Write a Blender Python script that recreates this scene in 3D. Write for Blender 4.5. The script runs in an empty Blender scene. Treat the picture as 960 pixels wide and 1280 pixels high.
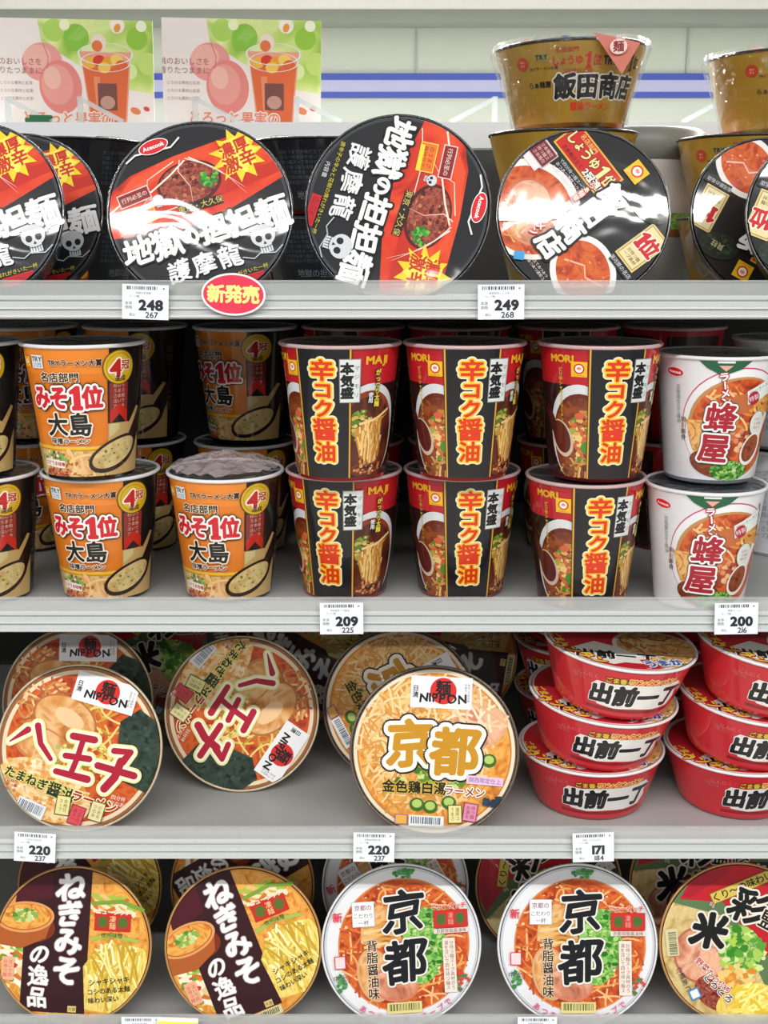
import bpy, math, random
import numpy as np
from mathutils import Matrix, Vector
from mathutils.geometry import tessellate_polygon

C = bpy.context.scene.collection
SC = bpy.context.scene
R = math.radians
random.seed(7)

# ------------------------------------------------------------------ camera, world, lights, exposure
EYE = 1.45
PITCH = R(13.6)
FOC = 1400.0
cam_d = bpy.data.cameras.new('camera')
cam = bpy.data.objects.new('camera', cam_d)
C.objects.link(cam)
cam.location = (0, 0, EYE)
cam.rotation_euler = (R(90) - PITCH, 0, 0)
cam_d.sensor_fit = 'VERTICAL'
cam_d.sensor_height = 36
cam_d.lens = FOC / 1280 * 36
cam_d.clip_start = .02
SC.camera = cam

w = bpy.data.worlds.new('world')
SC.world = w
w.use_nodes = True
w.node_tree.nodes['Background'].inputs[0].default_value = (.93, .97, 1, 1)
w.node_tree.nodes['Background'].inputs[1].default_value = .13


def strip_light(name, y, z, sx, sy, power, col=(1, .98, .95), tilt=0, x=0):
    l = bpy.data.lights.new(name, 'AREA')
    l.shape = 'RECTANGLE'
    l.size = sx
    l.size_y = sy
    l.energy = power
    l.color = col
    o = bpy.data.objects.new(name, l)
    o.location = (x, y, z)
    o.rotation_euler = (R(tilt), 0, 0)
    C.objects.link(o)


strip_light('aisle_lamp', -.43, EYE + .96, 5, .055, 82)
strip_light('added_fill_strip', -1.95, EYE + .96, 6, .12, 72)  # added fill strip, softens the hard shadow edge across the lids
strip_light('rear_aisle_lamp', 2.5, EYE + .93, 6, .12, 330)
strip_light('far_aisle_lamp', -2.6, EYE + .96, 6, .14, 8)
SC.view_settings.view_transform = 'Standard'
SC.view_settings.look = 'None'
SC.view_settings.exposure = 0.0
SC.view_settings.gamma = 1
SC.view_settings.use_curve_mapping = False

# ------------------------------------------------------------------ materials
MATS = {}


def lin(h):
    h = h.lstrip('#')
    out = []
    for i in (0, 2, 4):
        c = int(h[i:i + 2], 16) / 255
        out.append(c / 12.92 if c <= .04045 else ((c + .055) / 1.055) ** 2.4)
    return (*out, 1)


def newmat(name):
    m = bpy.data.materials.new(name)
    m.use_nodes = True
    nt = m.node_tree
    return m, nt, nt.nodes['Principled BSDF']


def film_coat(nt, p, weight=.8, rough=.05, scale=13, strength=.03):
    """shrink-film gloss with soft wrinkles over the print"""
    p.inputs['Coat Weight'].default_value = weight
    p.inputs['Coat Roughness'].default_value = rough
    tc = nt.nodes.new('ShaderNodeTexCoord')
    no = nt.nodes.new('ShaderNodeTexNoise')
    no.inputs['Scale'].default_value = scale
    no.inputs['Detail'].default_value = 2
    no.inputs['Distortion'].default_value = 1.2
    b = nt.nodes.new('ShaderNodeBump')
    b.inputs['Strength'].default_value = strength
    b.inputs['Distance'].default_value = .02
    nt.links.new(tc.outputs['Object'], no.inputs['Vector'])
    nt.links.new(no.outputs['Fac'], b.inputs['Height'])
    nt.links.new(b.outputs['Normal'], p.inputs['Coat Normal'])


def ink(h):
    """flat printed colour under film"""
    if h in MATS:
        return MATS[h]
    if h in FOOD:
        return food(h)
    m, nt, p = newmat('ink_' + h.lstrip('#'))
    p.inputs['Base Color'].default_value = lin(h)
    p.inputs['Roughness'].default_value = .5
    p.inputs['Specular IOR Level'].default_value = .25
    film_coat(nt, p)
    MATS[h] = m
    return m


FOOD = {  # printed food pictures: colours, scale, detail, distortion, stretch
    'soup_red': (['8a2a10', 'c2481c', 'd96a2c', 'a8330f'], 55, 4, 1.5, (1, 1, 1)),
    'soup_orange': (['c06a20', 'e0943a', 'f0b458', 'd88430'], 60, 4, 2, (1, 1, 1)),
    'soup_brown': (['5a2412', '7a3418', '9a4c22', '6a2a14'], 60, 4, 1.5, (1, 1, 1)),
    'soup_tan': (['b08a50', 'cdb070', 'dcc78c', 'a88040'], 80, 5, 1, (1, 1, 1)),
    'noodle_yellow': (['c09428', 'e8c850', 'f4e088', 'd8ac38'], 70, 3, 1.2, (5, .7, 1)),
    'noodle_tan': (['9a6430', 'd8a458', 'ecc890', 'b87c3c'], 70, 4, 2.5, (2.2, .9, 1)),
    'noodle_orange': (['b4581c', 'e09a48', 'f2c684', 'cc7830'], 70, 4, 3, (1.6, .9, 1)),
    'mince': (['3c1410', '8a3026', 'b05a44', '6a1c18', 'c88060'], 190, 4, .6, (1, 1, 1)),
    'meat_pink': (['b06048', 'd89070', 'ecb898', 'c07860'], 45, 4, 1.2, (1, 1, 1)),
    'chashu': (['a85c28', 'd89450', 'eac088', 'c47838'], 30, 4, 1.4, (1, 1, 1)),
    'onion': (['2c6a20', '62a838', 'b4d878', '3c8428', 'e0ecb8'], 150, 3, .5, (1, 1, 1)),
    'leek': (['6a9a30', 'a8c860', 'e4ecc0', '88b040'], 60, 3, .8, (1, 3, 1)),
    'nori': (['101a14', '23342a', '35483a', '18241c'], 90, 5, .6, (1, 1, 1)),
    'diced_onion': (['c87830', 'f0c078', 'f8e0b0', 'd89048'], 110, 3, .6, (1, 1, 1)),
    'red_glow': (['8c1a10', 'd83418', 'e85428', 'b8240f'], 14, 4, 1.6, (1, 1, 1)),
    'broth_dark': (['301008', '4c1c0e', '6a2c16', '3a140a'], 45, 4, 1, (1, 1, 1)),
    'gold': (['8c6a1c', '9c7a26', 'a88630', '94701f'], 12, 2, .6, (1, 1, .5)),
    'wood_peach': (['e89080', 'f0a898', 'f6c4b0', 'ec9c8c'], 14, 3, .6, (1, 1, 1)),
    'bokeh': (['90c040', 'c4e070', 'f0f6b0', 'a8d058'], 16, 2, .5, (1, 1, 1)),
}


def food(name):
    cols, sc, det, dist, st = FOOD[name]
    m, nt, p = newmat('print_' + name)
    tc = nt.nodes.new('ShaderNodeTexCoord')
    mp = nt.nodes.new('ShaderNodeMapping')
    mp.inputs['Scale'].default_value = st
    no = nt.nodes.new('ShaderNodeTexNoise')
    no.inputs['Scale'].default_value = sc
    no.inputs['Detail'].default_value = det
    no.inputs['Distortion'].default_value = dist
    r = nt.nodes.new('ShaderNodeValToRGB')
    cr = r.color_ramp
    n = len(cols)
    cr.elements[0].position = .3
    cr.elements[0].color = lin(cols[0])
    cr.elements[1].position = .7
    cr.elements[1].color = lin(cols[-1])
    for i in range(1, n - 1):
        e = cr.elements.new(.3 + .4 * i / (n - 1))
        e.color = lin(cols[i])
    nt.links.new(tc.outputs['Object'], mp.inputs['Vector'])
    nt.links.new(mp.outputs['Vector'], no.inputs['Vector'])
    nt.links.new(no.outputs['Fac'], r.inputs['Fac'])
    nt.links.new(r.outputs['Color'], p.inputs['Base Color'])
    p.inputs['Roughness'].default_value = .5
    p.inputs['Specular IOR Level'].default_value = .25
    film_coat(nt, p)
    MATS[name] = m
    return m


def plain(name, h, rough=.5, metal=0, noise=0, coat=0):
    if name in MATS:
        return MATS[name]
    m, nt, p = newmat(name)
    p.inputs['Base Color'].default_value = lin(h)
    p.inputs['Roughness'].default_value = rough
    p.inputs['Metallic'].default_value = metal
    p.inputs['Coat Weight'].default_value = coat
    p.inputs['Coat Roughness'].default_value = .08
    if noise:
        tc = nt.nodes.new('ShaderNodeTexCoord')
        no = nt.nodes.new('ShaderNodeTexNoise')
        no.inputs['Scale'].default_value = 9
        no.inputs['Detail'].default_value = 5
        r = nt.nodes.new('ShaderNodeValToRGB')
        c = lin(h)
        r.color_ramp.elements[0].color = tuple(x * (1 - noise) for x in c[:3]) + (1,)
        r.color_ramp.elements[1].color = tuple(min(1, x * (1 + noise)) for x in c[:3]) + (1,)
        nt.links.new(tc.outputs['Object'], no.inputs['Vector'])
        nt.links.new(no.outputs['Fac'], r.inputs['Fac'])
        nt.links.new(r.outputs['Color'], p.inputs['Base Color'])
    MATS[name] = m
    return m


def clear(name, tint='ffffff', keep=.8, rough=.08, bump=0, scale=30):
    if name in MATS:
        return MATS[name]
    m, nt, p = newmat(name)
    p.inputs['Base Color'].default_value = lin(tint)
    p.inputs['Roughness'].default_value = rough
    tr = nt.nodes.new('ShaderNodeBsdfTransparent')
    mx = nt.nodes.new('ShaderNodeMixShader')
    mx.inputs[0].default_value = 1 - keep
    nt.links.new(tr.outputs[0], mx.inputs[1])
    nt.links.new(p.outputs[0], mx.inputs[2])
    nt.links.new(mx.outputs[0], nt.nodes['Material Output'].inputs['Surface'])
    if bump:
        no = nt.nodes.new('ShaderNodeTexNoise')
        no.inputs['Scale'].default_value = scale
        no.inputs['Distortion'].default_value = 1.5
        tc = nt.nodes.new('ShaderNodeTexCoord')
        b = nt.nodes.new('ShaderNodeBump')
        b.inputs['Strength'].default_value = bump
        b.inputs['Distance'].default_value = .02
        nt.links.new(tc.outputs['Object'], no.inputs['Vector'])
        nt.links.new(no.outputs['Fac'], b.inputs['Height'])
        nt.links.new(b.outputs['Normal'], p.inputs['Normal'])
    MATS[name] = m
    return m


# ------------------------------------------------------------------ glyphs
_tc = bpy.data.curves.new('glyph_source', 'FONT')
_tc.resolution_u = 4
_to = bpy.data.objects.new('glyph_source', _tc)
C.objects.link(_to)
GL = {}


def glyph(ch):
    if ch in GL:
        return GL[ch]
    _tc.body = ch
    dg = bpy.context.evaluated_depsgraph_get()
    dg.update()
    e = _to.evaluated_get(dg)
    me = e.to_mesh()
    V = np.array([(v.co.x, v.co.y) for v in me.vertices]).reshape(-1, 2)
    T = []
    for p in me.polygons:
        vs = list(p.vertices)
        for i in range(1, len(vs) - 1):
            T.append((vs[0], vs[i], vs[i + 1]))
    T = np.array(T, dtype=int).reshape(-1, 3)
    e.to_mesh_clear()
    if ord(ch) > 0x2000:
        adv = 1.0
        V = V - (.5, .3575) if len(V) else V
    elif len(V):
        x0, x1 = V[:, 0].min(), V[:, 0].max()
        adv = x1 - x0 + .09
        V = V - ((x0 + x1) / 2, .341)
    else:
        adv = .3
    GL[ch] = (V, T, adv)
    return GL[ch]


GL['①'] = (np.array([(-.13, -.42), (.25, -.42), (.25, -.34), (.16, -.31), (.16, .42), (.06, .42), (-.2, .24), (-.2, .18), (-.04, .22), (-.04, -.31), (-.13, -.34)]),
            np.array(tessellate_polygon([[Vector((x, y, 0)) for x, y in ((-.13, -.42), (.25, -.42), (.25, -.34), (.16, -.31), (.16, .42), (.06, .42), (-.2, .24), (-.2, .18), (-.04, .22), (-.04, -.31), (-.13, -.34))]])), .62)


class Art:
    """printed layers: stacked thin sheets of 2-D shapes"""

    def __init__(s, clip=None):
        s.items = []
        s.z = 1.0
        s.clip = clip
        s.rng = random.Random(3)

    def add(s, V, T, mat, inc=1.0):
        V = np.asarray(V, float).reshape(-1, 2)
        T = np.asarray(T, int).reshape(-1, 3)
        if not len(T):
            return
        a, b, c = V[T[:, 0]], V[T[:, 1]], V[T[:, 2]]
        ar = (b[:, 0] - a[:, 0]) * (c[:, 1] - a[:, 1]) - (b[:, 1] - a[:, 1]) * (c[:, 0] - a[:, 0])
        T = np.where((ar < 0)[:, None], T[:, ::-1], T)
        T = T[np.abs(ar) > 1e-12]
        if not len(T):
            return
        s.items.append((V, T, mat, s.z))
        s.z += inc

    def _clip(s, pts):
        if not s.clip:
            return pts
        n = 72
        for i in range(n):
            a = 2 * math.pi * i / n
            nx, ny = math.cos(a), math.sin(a)
            d = s.clip
            out = []
            for k in range(len(pts)):
                p, q = pts[k - 1], pts[k]
                dp, dq = p[0] * nx + p[1] * ny - d, q[0] * nx + q[1] * ny - d
                if dp <= 0:
                    if dq <= 0:
                        out.append(q)
                    else:
                        t = dp / (dp - dq)
                        out.append((p[0] + t * (q[0] - p[0]), p[1] + t * (q[1] - p[1])))
                elif dq <= 0:
                    t = dp / (dp - dq)
                    out.append((p[0] + t * (q[0] - p[0]), p[1] + t * (q[1] - p[1])))
                    out.append(q)
            pts = out
            if len(pts) < 3:
                return []
        return pts

    def poly(s, pts, mat, inc=1.0):
        if s.clip and any(math.hypot(*p) > s.clip for p in pts):
            pts = s._clip(list(pts))
        if len(pts) < 3:
            return
        T = tessellate_polygon([[Vector((p[0], p[1], 0)) for p in pts]])
        s.add(pts, T, mat, inc)

    def ell(s, cx, cy, rx, ry, mat, rot=0, n=40, inc=1.0, a0=0, a1=360):
        c, q = math.cos(R(rot)), math.sin(R(rot))
        full = abs(a1 - a0 - 360) < 1e-6
        P = []
        for i in range(n if full else n + 1):
            a = R(a0 + (a1 - a0) * i / n)
            x, y = rx * math.cos(a), ry * math.sin(a)
            P.append((cx + x * c - y * q, cy + x * q + y * c))
        s.poly(P, mat, inc)

    def rect(s, cx, cy, w, h, mat, rot=0, inc=1.0):
        c, q = math.cos(R(rot)), math.sin(R(rot))
        P = [(cx + x * c - y * q, cy + x * q + y * c) for x, y in
             ((-w / 2, -h / 2), (w / 2, -h / 2), (w / 2, h / 2), (-w / 2, h / 2))]
        s.poly(P, mat, inc)

    def box(s, cx, cy, w, h, mat, edge, t=.015, rot=0):
        s.rect(cx, cy, w + 2 * t, h + 2 * t, edge, rot)
        s.rect(cx, cy, w, h, mat, rot)

    def ring(s, cx, cy, r0, r1, mat, n=64, sy=1.0):
        V, T = [], []
        for i in range(n):
            a = 2 * math.pi * i / n
            V += [(cx + r0 * math.cos(a), cy + r0 * sy * math.sin(a)), (cx + r1 * math.cos(a), cy + r1 * sy * math.sin(a))]
            j = (i + 1) % n
            T += [(2 * i, 2 * i + 1, 2 * j + 1), (2 * i, 2 * j + 1, 2 * j)]
        s.add(V, T, mat)

    def line(s, pts, w, mat, inc=.2, taper=False):
        V, T = [], []
        n = len(pts)
        for i, p in enumerate(pts):
            a, b = pts[max(0, i - 1)], pts[min(n - 1, i + 1)]
            dx, dy = b[0] - a[0], b[1] - a[1]
            L = math.hypot(dx, dy) or 1
            ww = w * (1 - .85 * i / (n - 1)) if taper else w
            V += [(p[0] - dy / L * ww / 2, p[1] + dx / L * ww / 2), (p[0] + dy / L * ww / 2, p[1] - dx / L * ww / 2)]
            if i:
                k = 2 * i
                T += [(k - 2, k - 1, k + 1), (k - 2, k + 1, k)]
        s.add(V, T, mat, inc)

    def noodles(s, cx, cy, rx, ry, n, mats, length=.5, w=.022, curl=2.5, d=None, spread=.4):
        g = s.rng
        for _ in range(n):
            for _t in range(20):
                x, y = g.uniform(-1, 1), g.uniform(-1, 1)
                if x * x + y * y < 1:
                    break
            x, y = cx + x * rx, cy + y * ry
            a = g.uniform(0, 6.28) if d is None else R(d) + g.gauss(0, spread)
            k = g.uniform(-curl, curl)
            pts = [(x, y)]
            m = 9
            for i in range(m):
                x += math.cos(a) * length / m
                y += math.sin(a) * length / m
                a += k / m + g.gauss(0, .08)
                if ((x - cx) / rx) ** 2 + ((y - cy) / ry) ** 2 > 1.15:
                    break
                if s.clip and math.hypot(x, y) > s.clip - w:
                    break
                pts.append((x, y))
            if len(pts) > 2:
                s.line(pts, w, g.choice(mats), .12)

    def bits(s, cx, cy, rx, ry, n, size, mats, rot=0):
        g = s.rng
        c, q = math.cos(R(rot)), math.sin(R(rot))
        for _ in range(n):
            for _t in range(20):
                x, y = g.uniform(-1, 1), g.uniform(-1, 1)
                if x * x + y * y < 1:
                    break
            x, y = x * rx, y * ry
            x, y = cx + x * c - y * q, cy + x * q + y * c
            k = g.randint(4, 6)
            a0 = g.uniform(0, 6.28)
            z = size * g.uniform(.5, 1.2)
            f = g.uniform(.5, 1)
            P = [(x + z * math.cos(a0 + 6.283 * i / k) * g.uniform(.7, 1.1), y + z * f * math.sin(a0 + 6.283 * i / k) * g.uniform(.7, 1.1)) for i in range(k)]
            s.poly(P, g.choice(mats), .12)

    def star(s, cx, cy, r0, r1, n, mat, rot=0, jag=.15, sy=1.0):
        g = s.rng
        P = []
        for i in range(2 * n):
            r = (r1 if i % 2 == 0 else r0) * (1 + g.uniform(-jag, jag))
            a = R(rot) + math.pi * i / n
            P.append((cx + r * math.cos(a), cy + r * sy * math.sin(a)))
        s.poly(P, mat)

    def barcode(s, cx, cy, w, h, rot=0, paper='#f4f4ee', bar='#20242c'):
        s.rect(cx, cy, w, h, paper, rot)
        g = s.rng
        c, q = math.cos(R(rot)), math.sin(R(rot))
        x = -w * .42
        while x < w * .42:
            b = w * g.choice((.012, .02, .03))
            s.rect(cx + x * c - h * .06 * -q, cy + x * q + h * .06 * c, b, h * .62, bar, rot, .05)
            x += b + w * g.choice((.015, .025, .03))

    def text(s, st, x, y, size, mat, rot=0, vert=False, sx=1.0, bold=0, halo=(), sp=1.0, shear=0, wob=0, sizes=None):
        """halo: list of (radius in em, colour), widest first"""
        chars = []
        pos = 0
        for i, ch in enumerate(st):
            V, T, adv = glyph(ch)
            k = sizes[i] if sizes else 1.0
            if vert:
                st_ = k * sp * (1.0 if ord(ch) > 0x2000 else .8)
                chars.append((ch, 0, -(pos + st_ / 2), k))
                pos += st_
            else:
                st_ = adv * k * sp
                chars.append((ch, pos + st_ / 2, 0, k))
                pos += st_
        c, q = math.cos(R(rot)), math.sin(R(rot))

        def lay(rad, m, cnt):
            if rad > .09:
                rings = ((1.0, 22), (.62, 12), (.3, 6))
            elif rad > .05:
                rings = ((1.0, 14), (.5, 6))
            else:
                rings = ((1.0, cnt),)
            offs = [(0, 0)]
            if rad:
                for f, k_ in rings:
                    offs += [(f * rad * math.cos(6.2832 * i / k_), f * rad * math.sin(6.2832 * i / k_)) for i in range(k_)]
            for oi, o in enumerate(offs):
                for par in (0, 1):
                    AV, AT = [], []
                    nv = 0
                    for ci, (ch, px, py, k) in enumerate(chars):
                        if ci % 2 != par:
                            continue
                        V, T, adv = glyph(ch)
                        if not len(T):
                            continue
                        if vert and ch in 'ー～':
                            V = V[:, ::-1] * (1, -1)
                        V = V * k
                        if wob:
                            V = V + wob * np.stack([np.sin(V[:, 1] * 7 + ci * 2.1), np.sin(V[:, 0] * 6 + ci * 1.3) + .35 * V[:, 0] * 2], 1)
                        if vert:
                            V = V + (px, py + pos / 2)
                        else:
                            V = V + (px - pos / 2, py)
                        W = (V + o) * (sx, 1)
                        W = np.stack([W[:, 0] + shear * W[:, 1], W[:, 1]], 1) * size
                        AV.append(np.stack([x + W[:, 0] * c - W[:, 1] * q, y + W[:, 0] * q + W[:, 1] * c], 1))
                        AT.append(T + nv)
                        nv += len(V)
                    if AV:
                        s.add(np.concatenate(AV), np.concatenate(AT), m, .06)
            s.z += .5

        for rad, m in halo:
            lay(rad + bold, m, 12)
        lay(bold, mat, 7)

    def brush(s, strokes, mat, halo=()):
        """thick brush strokes: (points, width at start, width at end), with wider strokes below as outline"""
        for ex, m in list(halo) + [(0, mat)]:
            for pts, w0, w1 in strokes:
                V = [Vector((p[0], p[1])) for p in pts]
                P = []
                for i in range(len(V) - 1):
                    for t in range(6):
                        P.append(V[i].lerp(V[i + 1], t / 6))
                P.append(V[-1])
                n = len(P)
                L, Rr = [], []
                for i in range(n):
                    d = (P[min(n - 1, i + 1)] - P[max(0, i - 1)]).normalized()
                    ww = (w0 + (w1 - w0) * i / (n - 1)) / 2 + ex
                    L.append((P[i].x - d.y * ww, P[i].y + d.x * ww))
                    Rr.append((P[i].x + d.y * ww, P[i].y - d.x * ww))
                VV, TT = [], []
                for i in range(n):
                    VV += [L[i], Rr[i]]
                    if i:
                        k = 2 * i
                        TT += [(k - 2, k - 1, k + 1), (k - 2, k + 1, k)]
                s.add(VV, TT, m, .1)
                s.ell(P[0].x, P[0].y, w0 / 2 + ex, w0 / 2 + ex, m, n=20, inc=.1)
                s.ell(P[-1].x, P[-1].y, w1 / 2 + ex, w1 / 2 + ex, m, n=20, inc=.1)
            s.z += .5

    def small(s, x, y, w, h, rows, mat, rot=0, vert=False):
        """a block of small print"""
        pool = 'お湯を注いで四分待つ麺スープ具材のうまさ本格仕立てあつあつ濃厚コクのある一杯'
        c, q = math.cos(R(rot)), math.sin(R(rot))
        for i in range(rows):
            t = ((i + .5) / rows - .5)
            sz = (w if vert else h) / rows * .86
            n = max(2, int((h if vert else w) / sz))
            k = s.rng.randint(0, len(pool) - 4)
            st = (pool[k:] + pool * 2)[:n]
            ox, oy = (-t * w, 0) if vert else (0, -t * h)
            s.text(st, x + ox * c - oy * q, y + ox * q + oy * c, sz, mat, rot, vert)

    # ---------------------------------------------------------- to mesh
    def build(s, name, fn, step, maxlen=None, z0=0.0, normal=None):
        VV, TT, MI, mats = [], [], [], []
        idx = {}
        nv = 0
        for V, T, mat, z in s.items:
            if maxlen:
                V, T = subdiv(V, T, maxlen)
            m = ink(mat)
            if m.name not in idx:
                idx[m.name] = len(mats)
                mats.append(m)
            VV.append(fn(V, z0 + z * step))
            TT.append(T + nv)
            MI.append(np.full(len(T), idx[m.name]))
            nv += len(V)
        V, T, MI = np.concatenate(VV), np.concatenate(TT), np.concatenate(MI)
        return V, T, MI, mats


def subdiv(V, T, L):
    V = [tuple(v) for v in V]
    tris = [tuple(t) for t in T]
    mid = {}

    def long(a, b):
        return abs(V[a][0] - V[b][0]) > L

    def m(a, b):
        k = (a, b) if a < b else (b, a)
        if k not in mid:
            mid[k] = len(V)
            V.append(((V[a][0] + V[b][0]) / 2, (V[a][1] + V[b][1]) / 2))
        return mid[k]

    out = []
    while tris:
        nxt = []
        for a, b, c in tris:
            f = (long(a, b), long(b, c), long(c, a))
            n = sum(f)
            if n == 0:
                out.append((a, b, c))
            elif n == 3:
                x, y, z = m(a, b), m(b, c), m(c, a)
                nxt += [(a, x, z), (x, b, y), (z, y, c), (x, y, z)]
            else:
                while not f[0]:
                    a, b, c = b, c, a
                    f = (f[1], f[2], f[0])
                x = m(a, b)
                if f[1]:
                    y = m(b, c)
                    nxt += [(x, b, y), (a, x, y), (a, y, c)]
                elif f[2]:
                    z = m(c, a)
                    nxt += [(a, x, z), (x, b, c), (x, c, z)]
                else:
                    nxt += [(a, x, c), (x, b, c)]
        tris = nxt
    return np.array(V), np.array(out)


# ------------------------------------------------------------------ mesh helpers
def mesh_from(name, V, F, mats, MI=None, smooth=False, normals=None):
    me = bpy.data.meshes.new(name)
    V = np.asarray(V, dtype=np.float32)
    if isinstance(F, np.ndarray):
        nf = len(F)
        me.vertices.add(len(V))
        me.vertices.foreach_set('co', V.ravel())
        me.loops.add(nf * 3)
        me.loops.foreach_set('vertex_index', F.astype(np.int32).ravel())
        me.polygons.add(nf)
        me.polygons.foreach_set('loop_start', np.arange(nf, dtype=np.int32) * 3)
    else:
        me.from_pydata([tuple(map(float, v)) for v in V], [], F)
    for m in mats:
        me.materials.append(m)
    if MI is not None:
        me.polygons.foreach_set('material_index', np.asarray(MI, dtype=np.int32))
    me.update(calc_edges=True)
    me.polygons.foreach_set('use_smooth', np.full(len(me.polygons), smooth))
    if normals is not None:
        me.normals_split_custom_set_from_vertices([tuple(n) for n in normals])
    me.update()
    return me


def lathe(prof, n=72, closed=False):
    V, F = [], []
    k = len(prof)
    for i in range(n):
        a = 2 * math.pi * i / n
        for r, z in prof:
            V.append((r * math.sin(a), -r * math.cos(a), z))
    for i in range(n):
        j = (i + 1) % n
        for t in range(k if closed else k - 1):
            u = (t + 1) % k
            F.append((i * k + t, j * k + t, j * k + u, i * k + u))
    return V, F


def boxv(x0, x1, y0, y1, z0, z1):
    V = [(x, y, z) for x in (x0, x1) for y in (y0, y1) for z in (z0, z1)]
    F = [(0, 1, 3, 2), (4, 6, 7, 5), (0, 4, 5, 1), (2, 3, 7, 6), (0, 2, 6, 4), (1, 5, 7, 3)]
    return V, F


def join(*parts):
    V, F = [], []
    for v, f in parts:
        n = len(V)
        V += list(v)
        F += [tuple(i + n for i in q) for q in f]
    return V, F


def bar(p, q, w, t):
    """flat bar between two points"""
    p, q = Vector(p), Vector(q)
    d = (q - p).normalized()
    s = d.cross(Vector((0, 1, 0)))
    s = s.normalized() * w / 2 if s.length > 1e-4 else Vector((w / 2, 0, 0))
    u = d.cross(s).normalized() * t / 2
    V = [e + a * s + b * u for e in (p, q) for a, b in ((-1, -1), (1, -1), (1, 1), (-1, 1))]
    F = [(0, 3, 2, 1), (4, 5, 6, 7)] + [(i, (i + 1) % 4, 4 + (i + 1) % 4, 4 + i) for i in range(4)]
    return V, F


def obj(name, me, parent=None):
    o = bpy.data.objects.new(name, me)
    C.objects.link(o)
    if parent:
        o.parent = parent
    return o


def tag(o, label, cat, group=None):
    o['label'] = label
    o['category'] = cat
    if group:
        o['group'] = group
    return o


def structure(name, V, F, mat):
    o = obj(name, mesh_from(name, V, F, [mat]))
    o['kind'] = 'structure'
    return o


# ------------------------------------------------------------------ artwork
def logo_smile(A, x, y, s, rot=0):
    """yellow square with a red ring and smiling face"""
    A.rect(x, y, s, s, '#f2c21c', rot)
    A.ell(x, y + s * .04, s * .34, s * .34, '#d8281c', n=20)
    A.ell(x, y + s * .04, s * .25, s * .25, '#fdf4ea', n=20)
    A.ell(x, y + s * .06, s * .14, s * .1, '#e89070', n=14)
    A.text('マルちゃん', x, y - s * .41, s * .14, '#c01c14', rot)


def logo_oval(A, x, y, w, rot=0):
    A.ell(x, y, w / 2, w * .24, '#fff4f0', rot, n=24)
    A.ell(x, y, w * .47, w * .215, '#d81e2c', rot, n=24)
    A.text('Acecook', x, y, w * .19, '#ffffff', rot, bold=.03)


def skull(A, x, y, s, rot=0):
    c, q = math.cos(R(rot)), math.sin(R(rot))

    def P(a, b):
        return x + (a * c - b * q) * s, y + (a * q + b * c) * s
    A.ell(*P(0, .15), .5 * s, .46 * s, '#d4d8dc', rot, n=22)
    A.rect(*P(0, -.36), .5 * s, .42 * s, '#d4d8dc', rot)
    for k in (-1, 1):
        A.ell(*P(.2 * k, .05), .14 * s, .15 * s, '#181a20', rot, n=12)
    A.poly([P(0, -.08), P(-.07, -.22), P(.07, -.22)], '#181a20')
    for k in (-.16, -.05, .06, .17):
        A.rect(*P(k, -.42), .03 * s, .22 * s, '#30343c', rot, .1)
    A.line([P(-.3, -.3), P(0, -.36), P(.3, -.3)], .03 * s, '#30343c')


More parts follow.
